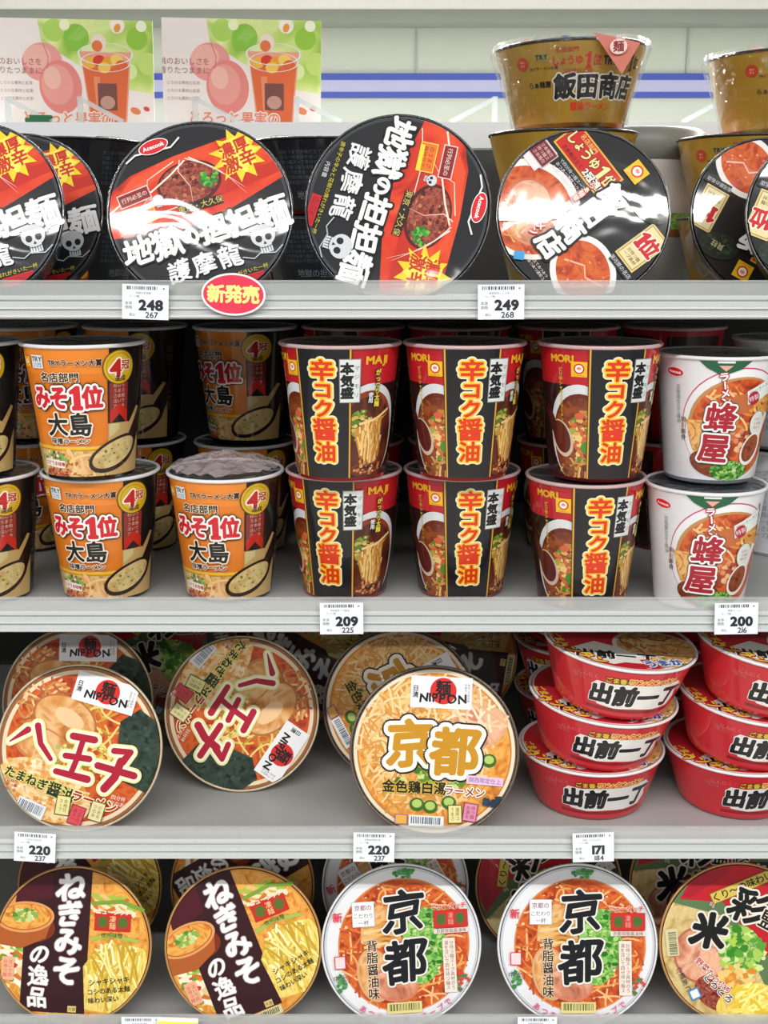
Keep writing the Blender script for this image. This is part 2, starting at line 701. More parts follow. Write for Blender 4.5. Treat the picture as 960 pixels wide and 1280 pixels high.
def art_jigoku():
    A = Art(.985)
    A.ell(0, 0, .985, .985, '#15171c', n=90)
    A.ring(0, 0, .955, .985, '#3a3d44')
    A.poly([(-1, -.02), (-.3, -.14), (.35, -.06), (1, .12), (1, .62), (.55, .72), (-.1, .68), (-.62, .60), (-1, .42)], 'red_glow')
    A.poly([(-.95, .3), (-.3, .56), (.4, .6), (.1, .66), (-.6, .58)], '#e4502c')
    A.poly([(.2, .1), (.98, .18), (.95, .3), (.3, .3)], '#c42a18')
    A.ell(-.02, .34, .36, .25, '#54140e')
    A.ell(-.02, .35, .33, .22, 'mince')
    A.bits(-.02, .35, .31, .2, 90, .035, ['#7a2a22', '#a8503c', '#501410', '#c07858', '#8c3428'])
    A.bits(.2, .33, .1, .08, 26, .035, ['#3c9c34', '#70c048', '#287828'])
    for a in (-.35, .0, .3):
        A.line([(-.05 + a * .2, .62), (-.1 + a, .5), (-.02 + a * 1.4, .3), (-.05 + a * 2, .05)], .014, '#f6d8c8', taper=True)
    A.line([(-.95, .25), (-.6, .42), (-.45, .36), (-.2, .48), (.0, .6)], .02, '#fbe4d8')
    A.line([(-.9, -.02), (-.55, .1), (-.2, .12), (.0, .02)], .012, '#f8d8c8')
    A.line([(.05, .62), (.3, .42), (.55, .12)], .016, '#fbe4d8', taper=True)
    # yellow burst
    A.star(.58, .5, .2, .3, 11, '#f4d428', jag=.12)
    A.star(.58, .5, .17, .22, 9, '#fae85c', jag=.1)
    A.text('濃厚', .56, .58, .17, '#c8341c', 8, bold=.03)
    A.text('激辛', .58, .41, .19, '#c8341c', 8, bold=.03)
    # boxes
    A.box(-.64, .36, .34, .13, '#8c1c28', '#e8d0c8', .012, 6)
    A.text('行列必至の', -.64, .36, .06, '#f6e8d8', 6)
    A.box(-.62, .13, .3, .17, '#e87820', '#f8d860', .01, 6)
    A.small(-.62, .13, .26, .14, 2, '#8c1410', 6)
    A.rect(-.6, .06, .28, .05, '#f6dc40', 6)
    skull(A, -.4, .24, .12)
    A.rect(.03, .07, .5, .1, '#241814')
    A.text('東京・大久保', .03, .07, .085, '#dcc468')
    # title
    A.text('地獄の担担麺', 0, -.24, .335, '#fbfbfb', 0, bold=.035, halo=[(.06, '#0c0e12')], wob=.025, sizes=[1, 1.05, .62, 1, 1, 1.12], sp=.96)
    A.text('護摩龍', -.12, -.58, .26, '#fbfbfb', 0, bold=.018, halo=[(.03, '#3c4048')], wob=.03, sp=1.1)
    skull(A, .58, -.5, .27)
    A.line([(.3, -.63), (.42, -.68), (.5, -.64), (.66, -.68), (.76, -.62)], .014, '#b8bcc0')
    A.text('唐辛子の辛みと花椒の痺れがきいた一杯', .02, -.79, .058, '#d8c838')
    A.box(.3, -.885, .34, .1, '#c41820', '#c41820', .005, 0)
    A.small(.3, -.885, .3, .08, 3, '#3c0808')
    A.text('内容量', -.16, -.88, .06, '#e0e0e0')
    # logo
    A.line([(-.62, .74), (-.5, .8), (-.1, .78), (.02, .86)], .02, '#e8e8e8')
    logo_oval(A, -.28, .84, .34, 4)
    return A


def art_iida():
    A = Art(.985)
    A.ell(0, 0, .985, .985, '#17171b', n=90)
    # pale bowl with sliced pork, lower left of the title
    A.ell(-.42, -.46, .62, .58, '#f0ece8')
    A.ell(-.42, -.48, .55, .5, 'soup_red')
    A.ell(-.5, -.4, .28, .26, '#c8684c')
    A.ell(-.5, -.4, .25, .23, 'meat_pink')
    A.ell(-.24, -.6, .27, .2, '#d8886c', 30)
    A.ell(-.24, -.6, .24, .17, 'meat_pink', 30)
    A.noodles(-.5, -.76, .3, .2, 30, ['#e8b878', '#d89850', '#f0cc98'], .3, .018)
    A.bits(-.62, -.62, .16, .12, 40, .025, ['#e07858', '#c04c34', '#f0b8a0'])
    # second bowl
    A.ell(.55, -.42, .45, .38, '#f2eeea', -20)
    A.ell(.55, -.42, .38, .31, 'soup_red', -20)
    A.line([(.3, -.5), (.5, -.36), (.62, -.44), (.82, -.34)], .02, '#f4b89c')
    A.bits(.55, -.42, .3, .22, 26, .02, ['#f0a078', '#d86040'])
    # red sign
    A.poly([(-.9, .24), (-.04, .24), (-.04, .62), (-.9, .62)], '#e0b040')
    A.poly([(-.88, .26), (-.06, .26), (-.06, .60), (-.88, .60)], '#c8201c')
    A.text('しょうゆ①位', -.46, .46, .17, '#f6e49c', bold=.03, halo=[(.05, '#4c0c08')], sizes=[1, .8, 1, .9, 1.5, 1], sx=.86)
    A.text('名店部門', -.62, .555, .07, '#f8d878')
    A.text('2冠達成', -.22, .32, .11, '#fff8ec', bold=.03, halo=[(.06, '#181414')])
    A.small(-.62, .31, .4, .07, 1, '#5c100c')
    # boxes left
    A.rect(-.9, .02, .3, .34, '#e8e4e4')
    A.box(-.86, .06, .26, .22, '#7c1c2c', '#c8c0c4', .012)
    A.small(-.86, .06, .22, .18, 3, '#e8c8c0')
    A.small(-.42, .12, .56, .18, 3, '#d8d8dc')
    # gold rank sign on the right
    A.rect(.74, .3, .32, .56, '#dcc88c')
    A.box(.74, .3, .26, .5, '#e6d8a4', '#a8842c', .01)
    A.text('①位', .74, .36, .24, '#c8202c', bold=.05, halo=[(.05, '#fff4e0')], sp=.85, sx=.85)
    A.small(.74, .14, .22, .12, 2, '#6c4c14')
    A.ell(.4, .66, .26, .17, '#1f2a22', 12)
    A.bits(.42, .66, .22, .13, 50, .03, ['#2c3c2c', '#182018', '#3a4c36'])
    A.text('貝柱', .42, .66, .09, '#b8b48c', bold=.02)
    A.rect(.78, -.04, .36, .1, '#1c1e24')
    A.text('湯河原の名店', .76, -.04, .06, '#d8d8d8')
    logo_smile(A, -.02, .79, .22)
    # title
    A.text('飯田商店', .06, -.07, .31, '#fcfcfc', 0, True, bold=.05, halo=[(.09, '#121216')], wob=.03, sp=1.0)
    A.text('らぁ麺屋', -.2, .16, .08, '#f8e8e0', 0, True, bold=.02, halo=[(.08, '#c83c30')])
    A.text('醤油ラーメン', -.18, -.34, .1, '#fbeee6', 0, True, bold=.03, halo=[(.1, '#d84838')])
    A.barcode(-.56, -.76, .34, .16, 52)
    A.small(.16, -.82, .4, .1, 2, '#e8d8d0')
    A.rect(-.05, -.9, .12, .1, '#3c9cd8', 45)
    return A


def nippon(A, x, y, w, h, rot=0):
    c, q = math.cos(R(rot)), math.sin(R(rot))

    def P(a, b):
        return x + a * w * c - b * h * q, y + a * w * q + b * h * c
    A.rect(x, y, w, h, '#eef0f2', rot)
    A.ell(*P(.03, .05), h * .42, h * .42, '#d82c28', rot)
    A.text('麺', *P(.03, .14), h * .5, '#18181c', rot, bold=.03)
    A.text('NIPPON', *P(.03, -.18), h * .38, '#18181c', rot, bold=.04, wob=.04, sp=1.15)
    A.text('日清', *P(-.42, .0), h * .2, '#18181c', rot, True, bold=.02)
    A.small(*P(.42, .02), w * .1, h * .6, 2, '#505058', rot, True)


def art_hachioji():
    A = Art(.985)
    A.ell(0, 0, .985, .985, '#e8d8b8', n=90)
    A.ring(0, 0, .95, .985, '#9a6038')
    A.ell(0, 0, .9, .9, 'soup_red', n=80)
    A.noodles(-.5, .42, .38, .34, 50, ['#e0a860', '#c88848', '#a86038', '#f0c890'], .5, .026, 4)
    A.noodles(.1, .1, .5, .45, 60, ['#e8c860', '#f0d880', '#d0a040', '#b88838'], .45, .024, 3)
    A.ell(-.25, .28, .42, .3, '#b87038', -15)
    A.ell(-.25, .29, .39, .27, 'chashu', -15)
    A.ell(-.2, .32, .2, .1, '#f0c898', -20)
    A.ell(-.45, -.08, .36, .22, '#c88048', -10)
    A.ell(-.45, -.07, .33, .19, 'chashu', -10)
    A.poly([(.42, .42), (.62, .62), (.9, .5), (1, .0), (.95, -.36), (.62, -.28), (.46, .1)], 'nori')
    A.bits(.72, .1, .2, .36, 40, .05, ['#1c2c22', '#30443a', '#14201a', '#3c5044'])
    A.ell(-.3, -.6, .62, .34, 'diced_onion', -12)
    A.bits(-.3, -.58, .62, .32, 150, .045, ['#f0c078', '#f8e0b4', '#d89040', '#e8a858', '#fbecc8'], -12)
    A.bits(.1, -.12, .4, .2, 40, .03, ['#6aa03c', '#f0e088', '#a8c060'])
    nippon(A, .16, .72, .78, .36, -3)
    ol = [(.17, '#f4f0b0')]
    def q(x, y):
        sx_, sy_ = (x - 448) / 475, -(y - 690) / 475
        return sx_ * .974 - sy_ * .225, sx_ * .225 + sy_ * .974
    K = 1 / 475
    st = [([q(150, 585), q(45, 652)], 38 * K, 8 * K), ([q(208, 562), q(225, 665), q(285, 755)], 38 * K, 26 * K),
          ([q(415, 622), q(540, 645)], 42 * K, 42 * K), ([q(372, 735), q(510, 755)], 36 * K, 38 * K), ([q(475, 640), q(440, 750), q(405, 835)], 34 * K, 34 * K), ([q(318, 825), q(500, 872)], 36 * K, 44 * K),
          ([q(655, 708), q(752, 716)], 36 * K, 34 * K), ([q(752, 716), q(705, 772)], 34 * K, 44 * K), ([q(560, 792), q(772, 852)], 40 * K, 42 * K), ([q(695, 770), q(660, 860), q(600, 925)], 48 * K, 48 * K)]
    A.brush(st, '#b01c34', [(.05, '#f0e8a0'), (.028, '#fbf8e0')])
    A.text('たまねぎ醤油', -.36, -.53, .165, '#1c2c1c', -9, bold=.025, halo=[(.07, '#e4d878')], sizes=[.85, .85, .85, .85, 1.1, 1.1])
    A.text('ラーメン', .34, -.59, .145, '#b01c34', -4, bold=.04, halo=[(.09, '#f4f0b8')])
    for x, y, c, e, r in ((-.02, -.72, '#ece49c', '#5c5420', 4), (.17, -.8, '#d85058', '#8c1c2c', -6), (.4, -.7, '#e8e0a8', '#5c5420', -4)):
        A.box(x, y, .16, .22, c, e, .01, r)
        A.small(x, y, .12, .18, 2, e, r, True)
    A.barcode(-.4, -.84, .36, .18, -10, '#e8ecf0', '#3c5064')
    A.small(-.72, -.62, .2, .16, 3, '#b02830', 0)
    A.small(.62, -.52, .24, .14, 2, '#fbeee0', 0)
    return A


def art_kyoto_gold():
    A = Art(.985)
    A.ell(0, 0, .985, .985, '#e8dcc0', n=90)
    A.ring(0, 0, .972, .985, '#4c4440')
    A.ell(0, 0, .93, .93, '#c8803c', n=80)
    A.ell(0, 0, .91, .91, 'soup_orange', n=80)
    A.noodles(-.1, .1, .8, .8, 190, ['#f0c884', '#f4d8a4', '#e0a858', '#d09040', '#eec488'], .9, .03, 4.5)
    A.noodles(-.5, .0, .4, .8, 60, ['#f4d8a0', '#e8b870', '#d89848'], .7, .022, 3, 70)
    A.ell(.5, .3, .38, .26, '#e0a878', 20)
    A.ell(.5, .3, .35, .23, 'meat_pink', 20)
    A.noodles(.5, .5, .4, .3, 26, ['#f0c8a0', '#f8e0c0', '#e4b080'], .6, .03, 2)
    A.bits(-.05, -.3, .45, .18, 60, .06, ['#5c8c2c', '#98bc4c', '#c8dc88', '#40741c'])
    for x, y in ((-.18, -.64), (-.02, -.66), (.2, -.6), (.66, -.08)):
        A.ell(x, y, .09, .08, '#3c6c1c', n=16)
        A.ell(x, y + .01, .06, .05, '#b4cc6c', n=14)
    nippon(A, .05, .7, .74, .38, 0)
    A.text('京', -.3, .07, .58, '#c89020', 2, bold=.04, halo=[(.12, '#14141c'), (.085, '#f8f4e8')], wob=.02)
    A.text('都', .25, .0, .6, '#c89020', -2, bold=.04, halo=[(.12, '#14141c'), (.085, '#f8f4e8')], wob=.02)
    A.text('金色鶏白湯', -.22, -.44, .155, '#1c1a10', 0, bold=.03, halo=[(.06, '#dcb850')])
    A.text('ラーメン', .38, -.46, .125, '#8c1c1c', -2, bold=.02, halo=[(.1, '#fbf6ec')])
    A.rect(.62, -.32, .44, .1, '#e4c4e0', -2)
    A.text('関西限定仕上', .62, -.32, .065, '#8c3c8c', -2)
    A.bits(.7, -.54, .1, .07, 14, .05, ['#243444', '#30485c'])
    for x, y, c, e, r in ((.28, -.73, '#ece49c', '#5c5420', 4), (.46, -.7, '#e090b0', '#8c1c4c', -6)):
        A.box(x, y, .15, .2, c, e, .01, r)
        A.small(x, y, .12, .17, 2, e, r, True)
    A.barcode(-.06, -.83, .42, .13, 0, '#e8ecf0', '#3c4c5c')
    A.box(-.36, -.82, .13, .1, '#e8b050', '#a060a0', .01)
    return A


def art_negi():
    A = Art(.985)
    A.ell(0, 0, .985, .985, '#dc9440', n=90)
    A.ell(0, 0, .96, .96, 'soup_orange', n=80)
    A.noodles(.5, .6, .4, .3, 30, ['#f4e0b8', '#e8c080', '#d0742c', '#a8c048'], .5, .05, 1.5, -15)
    A.noodles(-.75, -.3, .24, .5, 40, ['#f4ecd0', '#e8c890', '#d0742c', '#98b840', '#f8f0dc'], .35, .06, 1.5, -15)
    A.bits(-.78, -.4, .16, .4, 14, .07, ['#d83c2c', '#6c9c2c', '#f0e8c0'])
    A.poly([(-.7, .96), (.2, .99), (.2, -.86), (-.64, -.86), (-.64, .02), (-.72, .36), (-.74, .7)], '#34131a')
    A.poly([(-.78, .5), (-.74, .84), (-.3, .94), (-.3, .6)], '#4c1420')
    A.ell(-.64, .24, .4, .22, '#7c3018', -8)
    A.poly([(-1, .28), (-.27, .36), (-.36, .08), (-.66, -.06), (-1, -.02)], '#b05c28')
    A.ell(-.64, .34, .38, .2, '#e09c60', 4)
    A.ell(-.64, .34, .345, .17, '#b86428', 4)
    A.ell(-.64, .345, .33, .16, 'soup_orange', 4)
    A.bits(-.64, .36, .18, .07, 40, .045, ['#e8ecb8', '#8cb048', '#c8d88c', '#5c8c30'])
    # noodles lifted
    A.poly([(.15, -.25), (.32, -.02), (.7, .06), (.96, .0), (1, -.4), (.8, -.72), (.55, -.84), (.2, -.8)], 'noodle_yellow')
    A.noodles(.58, -.36, .4, .45, 80, ['#f6e898', '#ecd060', '#c8a02c', '#fbf4c0', '#d8b840'], .6, .03, .8, 100, .3)
    A.line([(.22, .56), (.6, .6), (.9, .5)], .05, '#7ca038')
    A.line([(.22, .1), (.5, .16), (.85, .1)], .05, '#a8bc54')
    A.box(.5, .33, .46, .22, '#c82c20', '#b02018', .005)
    A.text('ニュータッチ', .5, .46, .075, '#fbece0', bold=.03)
    for k in (-.13, .13):
        A.ell(.5 + k, .33, .07, .075, '#5c6c2c', n=14)
    A.text('凄', .5, .37, .09, '#f8dca0')
    A.text('麺', .5, .28, .09, '#f8dca0')
    A.text('信州味噌', .5, .16, .07, '#2c1c10')
    A.text('ねぎみそ', -.06, .22, .37, '#f4f6f6', 0, True, bold=.045, halo=[(.03, '#8c7470')], wob=.04, sizes=[1.05, .95, 1, 1.05], sp=.96)
    A.text('の逸品', -.42, -.4, .27, '#f4f6f6', 0, True, bold=.03, halo=[(.03, '#8c7470')], wob=.03, sp=1.02)
    A.text('シャキシャキ', .5, -.42, .09, '#2c2410', 8, bold=.015)
    A.text('コシのある太麺', .5, -.54, .08, '#2c2410', 8, bold=.015)
    A.text('味わい深い', .44, -.66, .08, '#2c2410', 8, bold=.015)
    A.rect(.04, -.8, .11, .08, '#dcc87c')
    A.text('大盛', .04, -.8, .05, '#30140c')
    A.rect(-.82, -.32, .16, .3, '#f0b08c')
    A.small(-.82, -.32, .13, .26, 2, '#c03c3c', 0, True)
    A.barcode(-.05, -.92, .46, .11, 0, '#d8d0a4', '#34381c')
    return A


def art_kyoto_white():
    A = Art(.985)
    A.ell(0, 0, .985, .985, '#e6e8ec', n=90)
    A.ring(0, 0, .955, .985, '#c8ccd4')
    A.ell(.03, .0, .84, .84, '#d88850', n=80)
    A.ell(.03, .0, .82, .82, 'soup_red', n=80)
    A.noodles(.03, .0, .8, .8, 90, ['#e8a458', '#d87c38', '#f0bc80', '#b84c24'], .45, .024, 3)
    A.bits(.03, .0, .8, .8, 160, .03, ['#c84828', '#f0c890', '#a83418', '#e88048'])
    A.poly([(-.5, .3), (-.3, .52), (-.02, .48), (.0, .05), (-.3, -.02), (-.52, .06)], 'chashu')
    for k in range(6):
        A.line([(-.48, .3 - k * .06), (-.2, .34 - k * .06), (.0, .3 - k * .06)], .035, ['#e8b464', '#d09c48', '#f0cc88'][k % 3])
    A.ell(-.36, -.35, .22, .34, '#d8a878', 10)
    A.ell(-.36, -.35, .19, .31, 'chashu', 10)
    A.ell(-.1, -.48, .3, .22, '#d87c60', -10)
    A.ell(-.1, -.48, .27, .19, 'meat_pink', -10)
    A.ell(.28, -.02, .28, .48, 'onion', -8)
    A.bits(.28, -.02, .26, .46, 130, .05, ['#3c8c30', '#64b048', '#b0d880', '#28701c', '#8cc860'], -8)
    A.bits(.1, .9, .16, .05, 20, .04, ['#3c8444', '#58a058'])
    A.bits(-.78, -.42, .06, .14, 14, .04, ['#3c8444', '#58a058'])
    A.bits(.75, -.5, .1, .12, 20, .04, ['#3c8444', '#c84838'])
    A.box(-.47, .42, .27, .3, '#f2f2f4', '#c8c8cc', .008)
    A.text('京都の', -.47, .5, .075, '#8c4c6c', 0, bold=.01)
    A.text('こだわり', -.47, .4, .065, '#44405c')
    A.text('一杯', -.47, .31, .07, '#44405c')
    A.text('背脂醤油味', -.38, -.28, .15, '#1c1418', 0, True, bold=.015, halo=[(.05, '#f0d8b8')])
    A.box(.64, .3, .43, .21, '#c8302c', '#b0241c', .005)
    A.text('ニュータッチ', .62, .46, .075, '#d8302c', bold=.035, halo=[(.06, '#f8e8e0')])
    for k in (-.12, .12):
        A.ell(.64 + k, .3, .06, .07, '#4c6c30', n=14)
    A.text('凄', .64, .34, .08, '#f0a090')
    A.text('麺', .64, .26, .08, '#f0a090')
    A.rect(.64, .15, .45, .06, '#e8d8d0')
    A.text('京都背脂醤油味', .64, .15, .055, '#5c1c1c')
    A.poly([(.52, .06), (.68, .06), (.68, -.62), (.52, -.62)], '#f0e0d4')
    A.small(.6, -.28, .13, .64, 2, '#5c2c28', 0, True)
    A.text('京', .04, .42, .56, '#14161c', 0, bold=.03, halo=[(.035, '#f0ece4')], wob=.035)
    A.text('都', .04, -.2, .58, '#14161c', 0, bold=.03, halo=[(.035, '#f0ece4')], wob=.035)
    A.barcode(.0, -.77, .44, .14, 0, '#e4d890', '#44501c')
    for i in range(11):
        a = -125 + i * 7.2
        A.text('あつあつの極上スープで'[i], .92 * math.cos(R(a)), .92 * math.sin(R(a)), .09, '#d85088', a + 90, bold=.02)
    A.text('新', -.8, .4, .13, '#d83c4c', 0, bold=.02)
    A.box(-.79, -.16, .12, .14, '#f0d8d8', '#d83c4c', .012)
    A.text('中太', -.8, -.36, .09, '#5c5c64', 0)
    return A


def art_saimai():
    A = Art(.985)
    A.ell(0, 0, .985, .985, '#e4c890', n=90)
    A.ell(0, 0, .96, .96, 'soup_tan', n=80)
    A.poly([(-.85, .52), (-.2, .35), (.1, -.05), (.4, -.7), (.3, -1), (1, -1), (1, 1), (-.6, 1)], '#5c7850')
    A.poly([(-.9, .46), (-.3, .3), (.0, -.05), (.34, -.62), (.2, -1), (-.6, -1), (-1, -.2)], 'soup_tan')
    A.poly([(-.75, .56), (-.2, .52), (.18, .05), (.34, -.16), (1, .2), (1, 1), (-.5, 1)], '#bc1c28')
    A.poly([(-.72, .6), (-.52, .86), (-.1, .98), (-.1, .9), (-.62, .58)], '#a8182c')
    A.ell(-.5, -.14, .34, .36, '#b46c54', 20)
    A.ell(-.5, -.14, .31, .33, 'meat_pink', 20)
    A.ell(-.3, -.62, .3, .2, 'mince', -30)
    A.ell(.02, -.05, .26, .3, 'onion', 30)
    A.bits(.04, -.1, .28, .3, 70, .07, ['#a8cc54', '#58a034', '#d4e498', '#388424'], 30)
    A.bits(-.05, -.4, .24, .14, 40, .06, ['#e8a040', '#d88830', '#f0c878'])
    A.ell(.08, -.74, .4, .24, 'noodle_yellow', 15)
    A.noodles(.08, -.74, .4, .24, 50, ['#f6e068', '#e8c438', '#fbf090'], .4, .03, 2, 20)
    A.box(.05, .72, .84, .13, '#d4bc58', '#8c6c1c', .01, 22)
    A.text('くり～の味わい', .05, .72, .12, '#2c2010', 22, bold=.02)
    A.text('彩', .12, .46, .46, '#141414', -28, bold=.035, halo=[(.05, '#e8e4d8')], wob=.03)
    A.text('米', -.38, .16, .46, '#141414', -14, bold=.055, halo=[(.05, '#e8e4d8')], wob=.03)
    A.text('監修', .5, .22, .26, '#1c1414', -28, bold=.02, halo=[(.06, '#e8e0d0')])
    A.rect(.74, -.35, .5, .8, '#1c1a1c', -20)
    A.text('辛味噌', .72, -.32, .24, '#d8d4cc', -20, True, bold=.03)
    A.barcode(-.86, .02, .34, .16, 95, '#d4cca0', '#3c3c20')
    A.text('とろとろ', -.28, -.55, .12, '#2c3450', -45, bold=.02, halo=[(.08, '#f4ece0')])
    A.text('野菜たっぷり', -.34, -.4, .1, '#c03030', -45, bold=.02, halo=[(.08, '#f4ece0')])
    A.small(-.72, -.44, .1, .4, 1, '#283048', 25, True)
    A.rect(-.58, -.62, .14, .14, '#4c88c0', 25)
    A.rect(-.58, -.62, .1, .1, '#f4f4f4', 25)
    A.text('8g', -.34, .5, .07, '#f0d0c8', -20)
    return A


def art_demae_lid():
    A = Art(.985)
    A.ell(0, 0, .985, .985, '#d42c38', n=90)
    A.ring(0, 0, .955, .985, '#f0e4dc')
    A.ell(.42, -.3, .6, .62, '#f0ece4')
    A.ell(.44, -.3, .56, .58, 'noodle_tan')
    A.noodles(.44, -.3, .5, .54, 70, ['#e8b868', '#f0d098', '#c88c40', '#a86830'], .4, .03)
    A.bits(.5, -.55, .32, .28, 34, .06, ['#c8503c', '#e8a868', '#5c9038', '#f4e4c0'])
    A.poly([(-.74, -.3), (-.66, -.66), (-.3, -.86), (.1, -.93), (.16, -.62), (-.1, -.3), (-.4, -.1)], '#f2f0ea')
    A.poly([(-.4, -.84), (.0, -.92), (.34, -.88), (.4, -.8), (.1, -.8), (-.2, -.76)], '#c82430')
    A.text('出前一丁', -.25, -.56, .27, '#17171b', -8, bold=.05, halo=[(.05, '#ffffff')], shear=.1, wob=.02)
    A.rect(.1, -.74, .12, .16, '#d83038', 10)
    A.text('うまか', .32, -.76, .19, '#2c50a0', 12, bold=.05, halo=[(.09, '#f4f8ff')])
    A.text('ワンタン', -.72, -.5, .2, '#f0d848', -48, bold=.05, halo=[(.08, '#b01828')])
    A.text('ごま入', -.88, -.1, .14, '#f0d848', -80, bold=.04)
    A.bits(.1, .5, .6, .3, 40, .08, ['#f0c850', '#e87840', '#f4e4c0'])
    return A


# side art: u = arc length / height, v = 0..1
def art_orange():
    A = Art()
    A.rect(0, .5, 2.44, 1, '#191516')
    A.rect(-.075, .6, .7, .8, '#e07c1c')
    A.rect(-.075, .9, .7, .2, '#e8882a')
    A.rect(-.01, .12, .98, .24, 'soup_tan')
    A.rect(-.08, .22, .72, .03, '#f2bc28')
    A.rect(-.08, .21, .72, .012, '#c88c14')
    A.ell(-.2, .08, .16, .12, 'noodle_tan')
    A.noodles(-.02, .1, .22, .12, 40, ['#e0a85c', '#c88840', '#f0c888', '#a86830'], .2, .02)
    A.poly([(-.02, .02), (.02, .16), (.08, .16), (.12, .02)], 'chashu')
    A.bits(-.22, .14, .13, .05, 60, .02, ['#4c8c40', '#78b058', '#e8e4c8', '#2c7040'])
    A.rect(-.22, .1, .22, .06, '#f4ece4', -3)
    A.text('コクうま味噌', -.22, .1, .036, '#b83428', -3, bold=.03)
    A.bits(-.2, .03, .15, .04, 40, .02, ['#b4503c', '#c87c58', '#8c3428'])
    # beige back drop of the spoon
    A.poly([(.26, .42), (.36, .48), (.46, .4), (.56, .52), (.62, .5), (.62, .0), (.26, .0)], '#c4a468')
    A.poly([(.27, .42), (.36, .47), (.36, .36), (.27, .3)], '#cfc088')
    # ribbon
    A.rect(.355, .58, .19, .34, '#1f1414')
    A.poly([(.275, .72), (.435, .72), (.435, .40), (.355, .48), (.275, .40)], '#8c2c28')
    A.small(.355, .62, .13, .2, 5, '#e0b49c', 0)
    A.poly([(.275, .50), (.355, .56), (.435, .50), (.435, .40), (.355, .48), (.275, .40)], '#c4281c')
    # spoon
    A.ell(.33, .17, .25, .12, '#2c1210', 22)
    A.poly([(.45, .30), (.7, .66), (.76, .62), (.55, .2)], '#24110f')
    A.ell(.325, .175, .215, .092, 'soup_tan', 22)
    A.bits(.32, .17, .16, .06, 26, .014, ['#8c9440', '#c8b868', '#6c7c30'], 22)
    # badge
    A.ell(.355, .84, .13, .135, '#5c4408')
    A.ell(.355, .84, .122, .127, '#d8b01c')
    A.ell(.355, .84, .105, .11, '#b88c10')
    A.ell(.355, .84, .098, .103, '#d4b024')
    A.text('4', .325, .835, .18, '#c4181c', bold=.05, halo=[(.06, '#fff4e8')])
    A.text('冠', .405, .855, .075, '#b01818', bold=.03, halo=[(.07, '#f8e8c8')])
    A.text('達成', .36, .755, .045, '#54340c', bold=.02)
    # text
    logo_smile(A, -.345, .885, .075)
    A.rect(-.235, .89, .1, .1, '#dce6ec')
    A.text('TRY', -.235, .91, .05, '#18304c', bold=.03)
    A.small(-.235, .865, .08, .035, 2, '#4c6878')
    A.text('TRYラーメン大賞', .04, .885, .056, '#241410', bold=.035, halo=[(.05, '#f4dcb8')], sx=.82)
    A.text('名店部門', -.075, .775, .075, '#241410', bold=.03, halo=[(.06, '#f6e4c8')], sx=.95)
    A.text('みそ①位', -.045, .62, .185, '#d01c2c', bold=.05, halo=[(.13, '#201010'), (.085, '#fff6f2')], sx=.84, sizes=[1, 1, 1.1, .95], sp=.93)
    A.text('大島', -.04, .41, .185, '#14161c', bold=.03, halo=[(.06, '#f4e8d4')], sx=.95, wob=.02)
    A.text('味噌ラーメン', -.04, .285, .052, '#14161c', bold=.03, halo=[(.09, '#f4e8d4')])
    # dark side print
    A.text('味噌ラーメン大島', .62, .55, .075, '#605850', 0, True)
    A.small(-.62, .5, .16, .7, 3, '#68605c', 0, True)
    A.text('大島', -.55, .6, .16, '#a8a098', 0, True)
    A.small(1.0, .5, .3, .6, 9, '#58504c')
    A.small(-1.0, .5, .3, .6, 9, '#58504c')
    return A


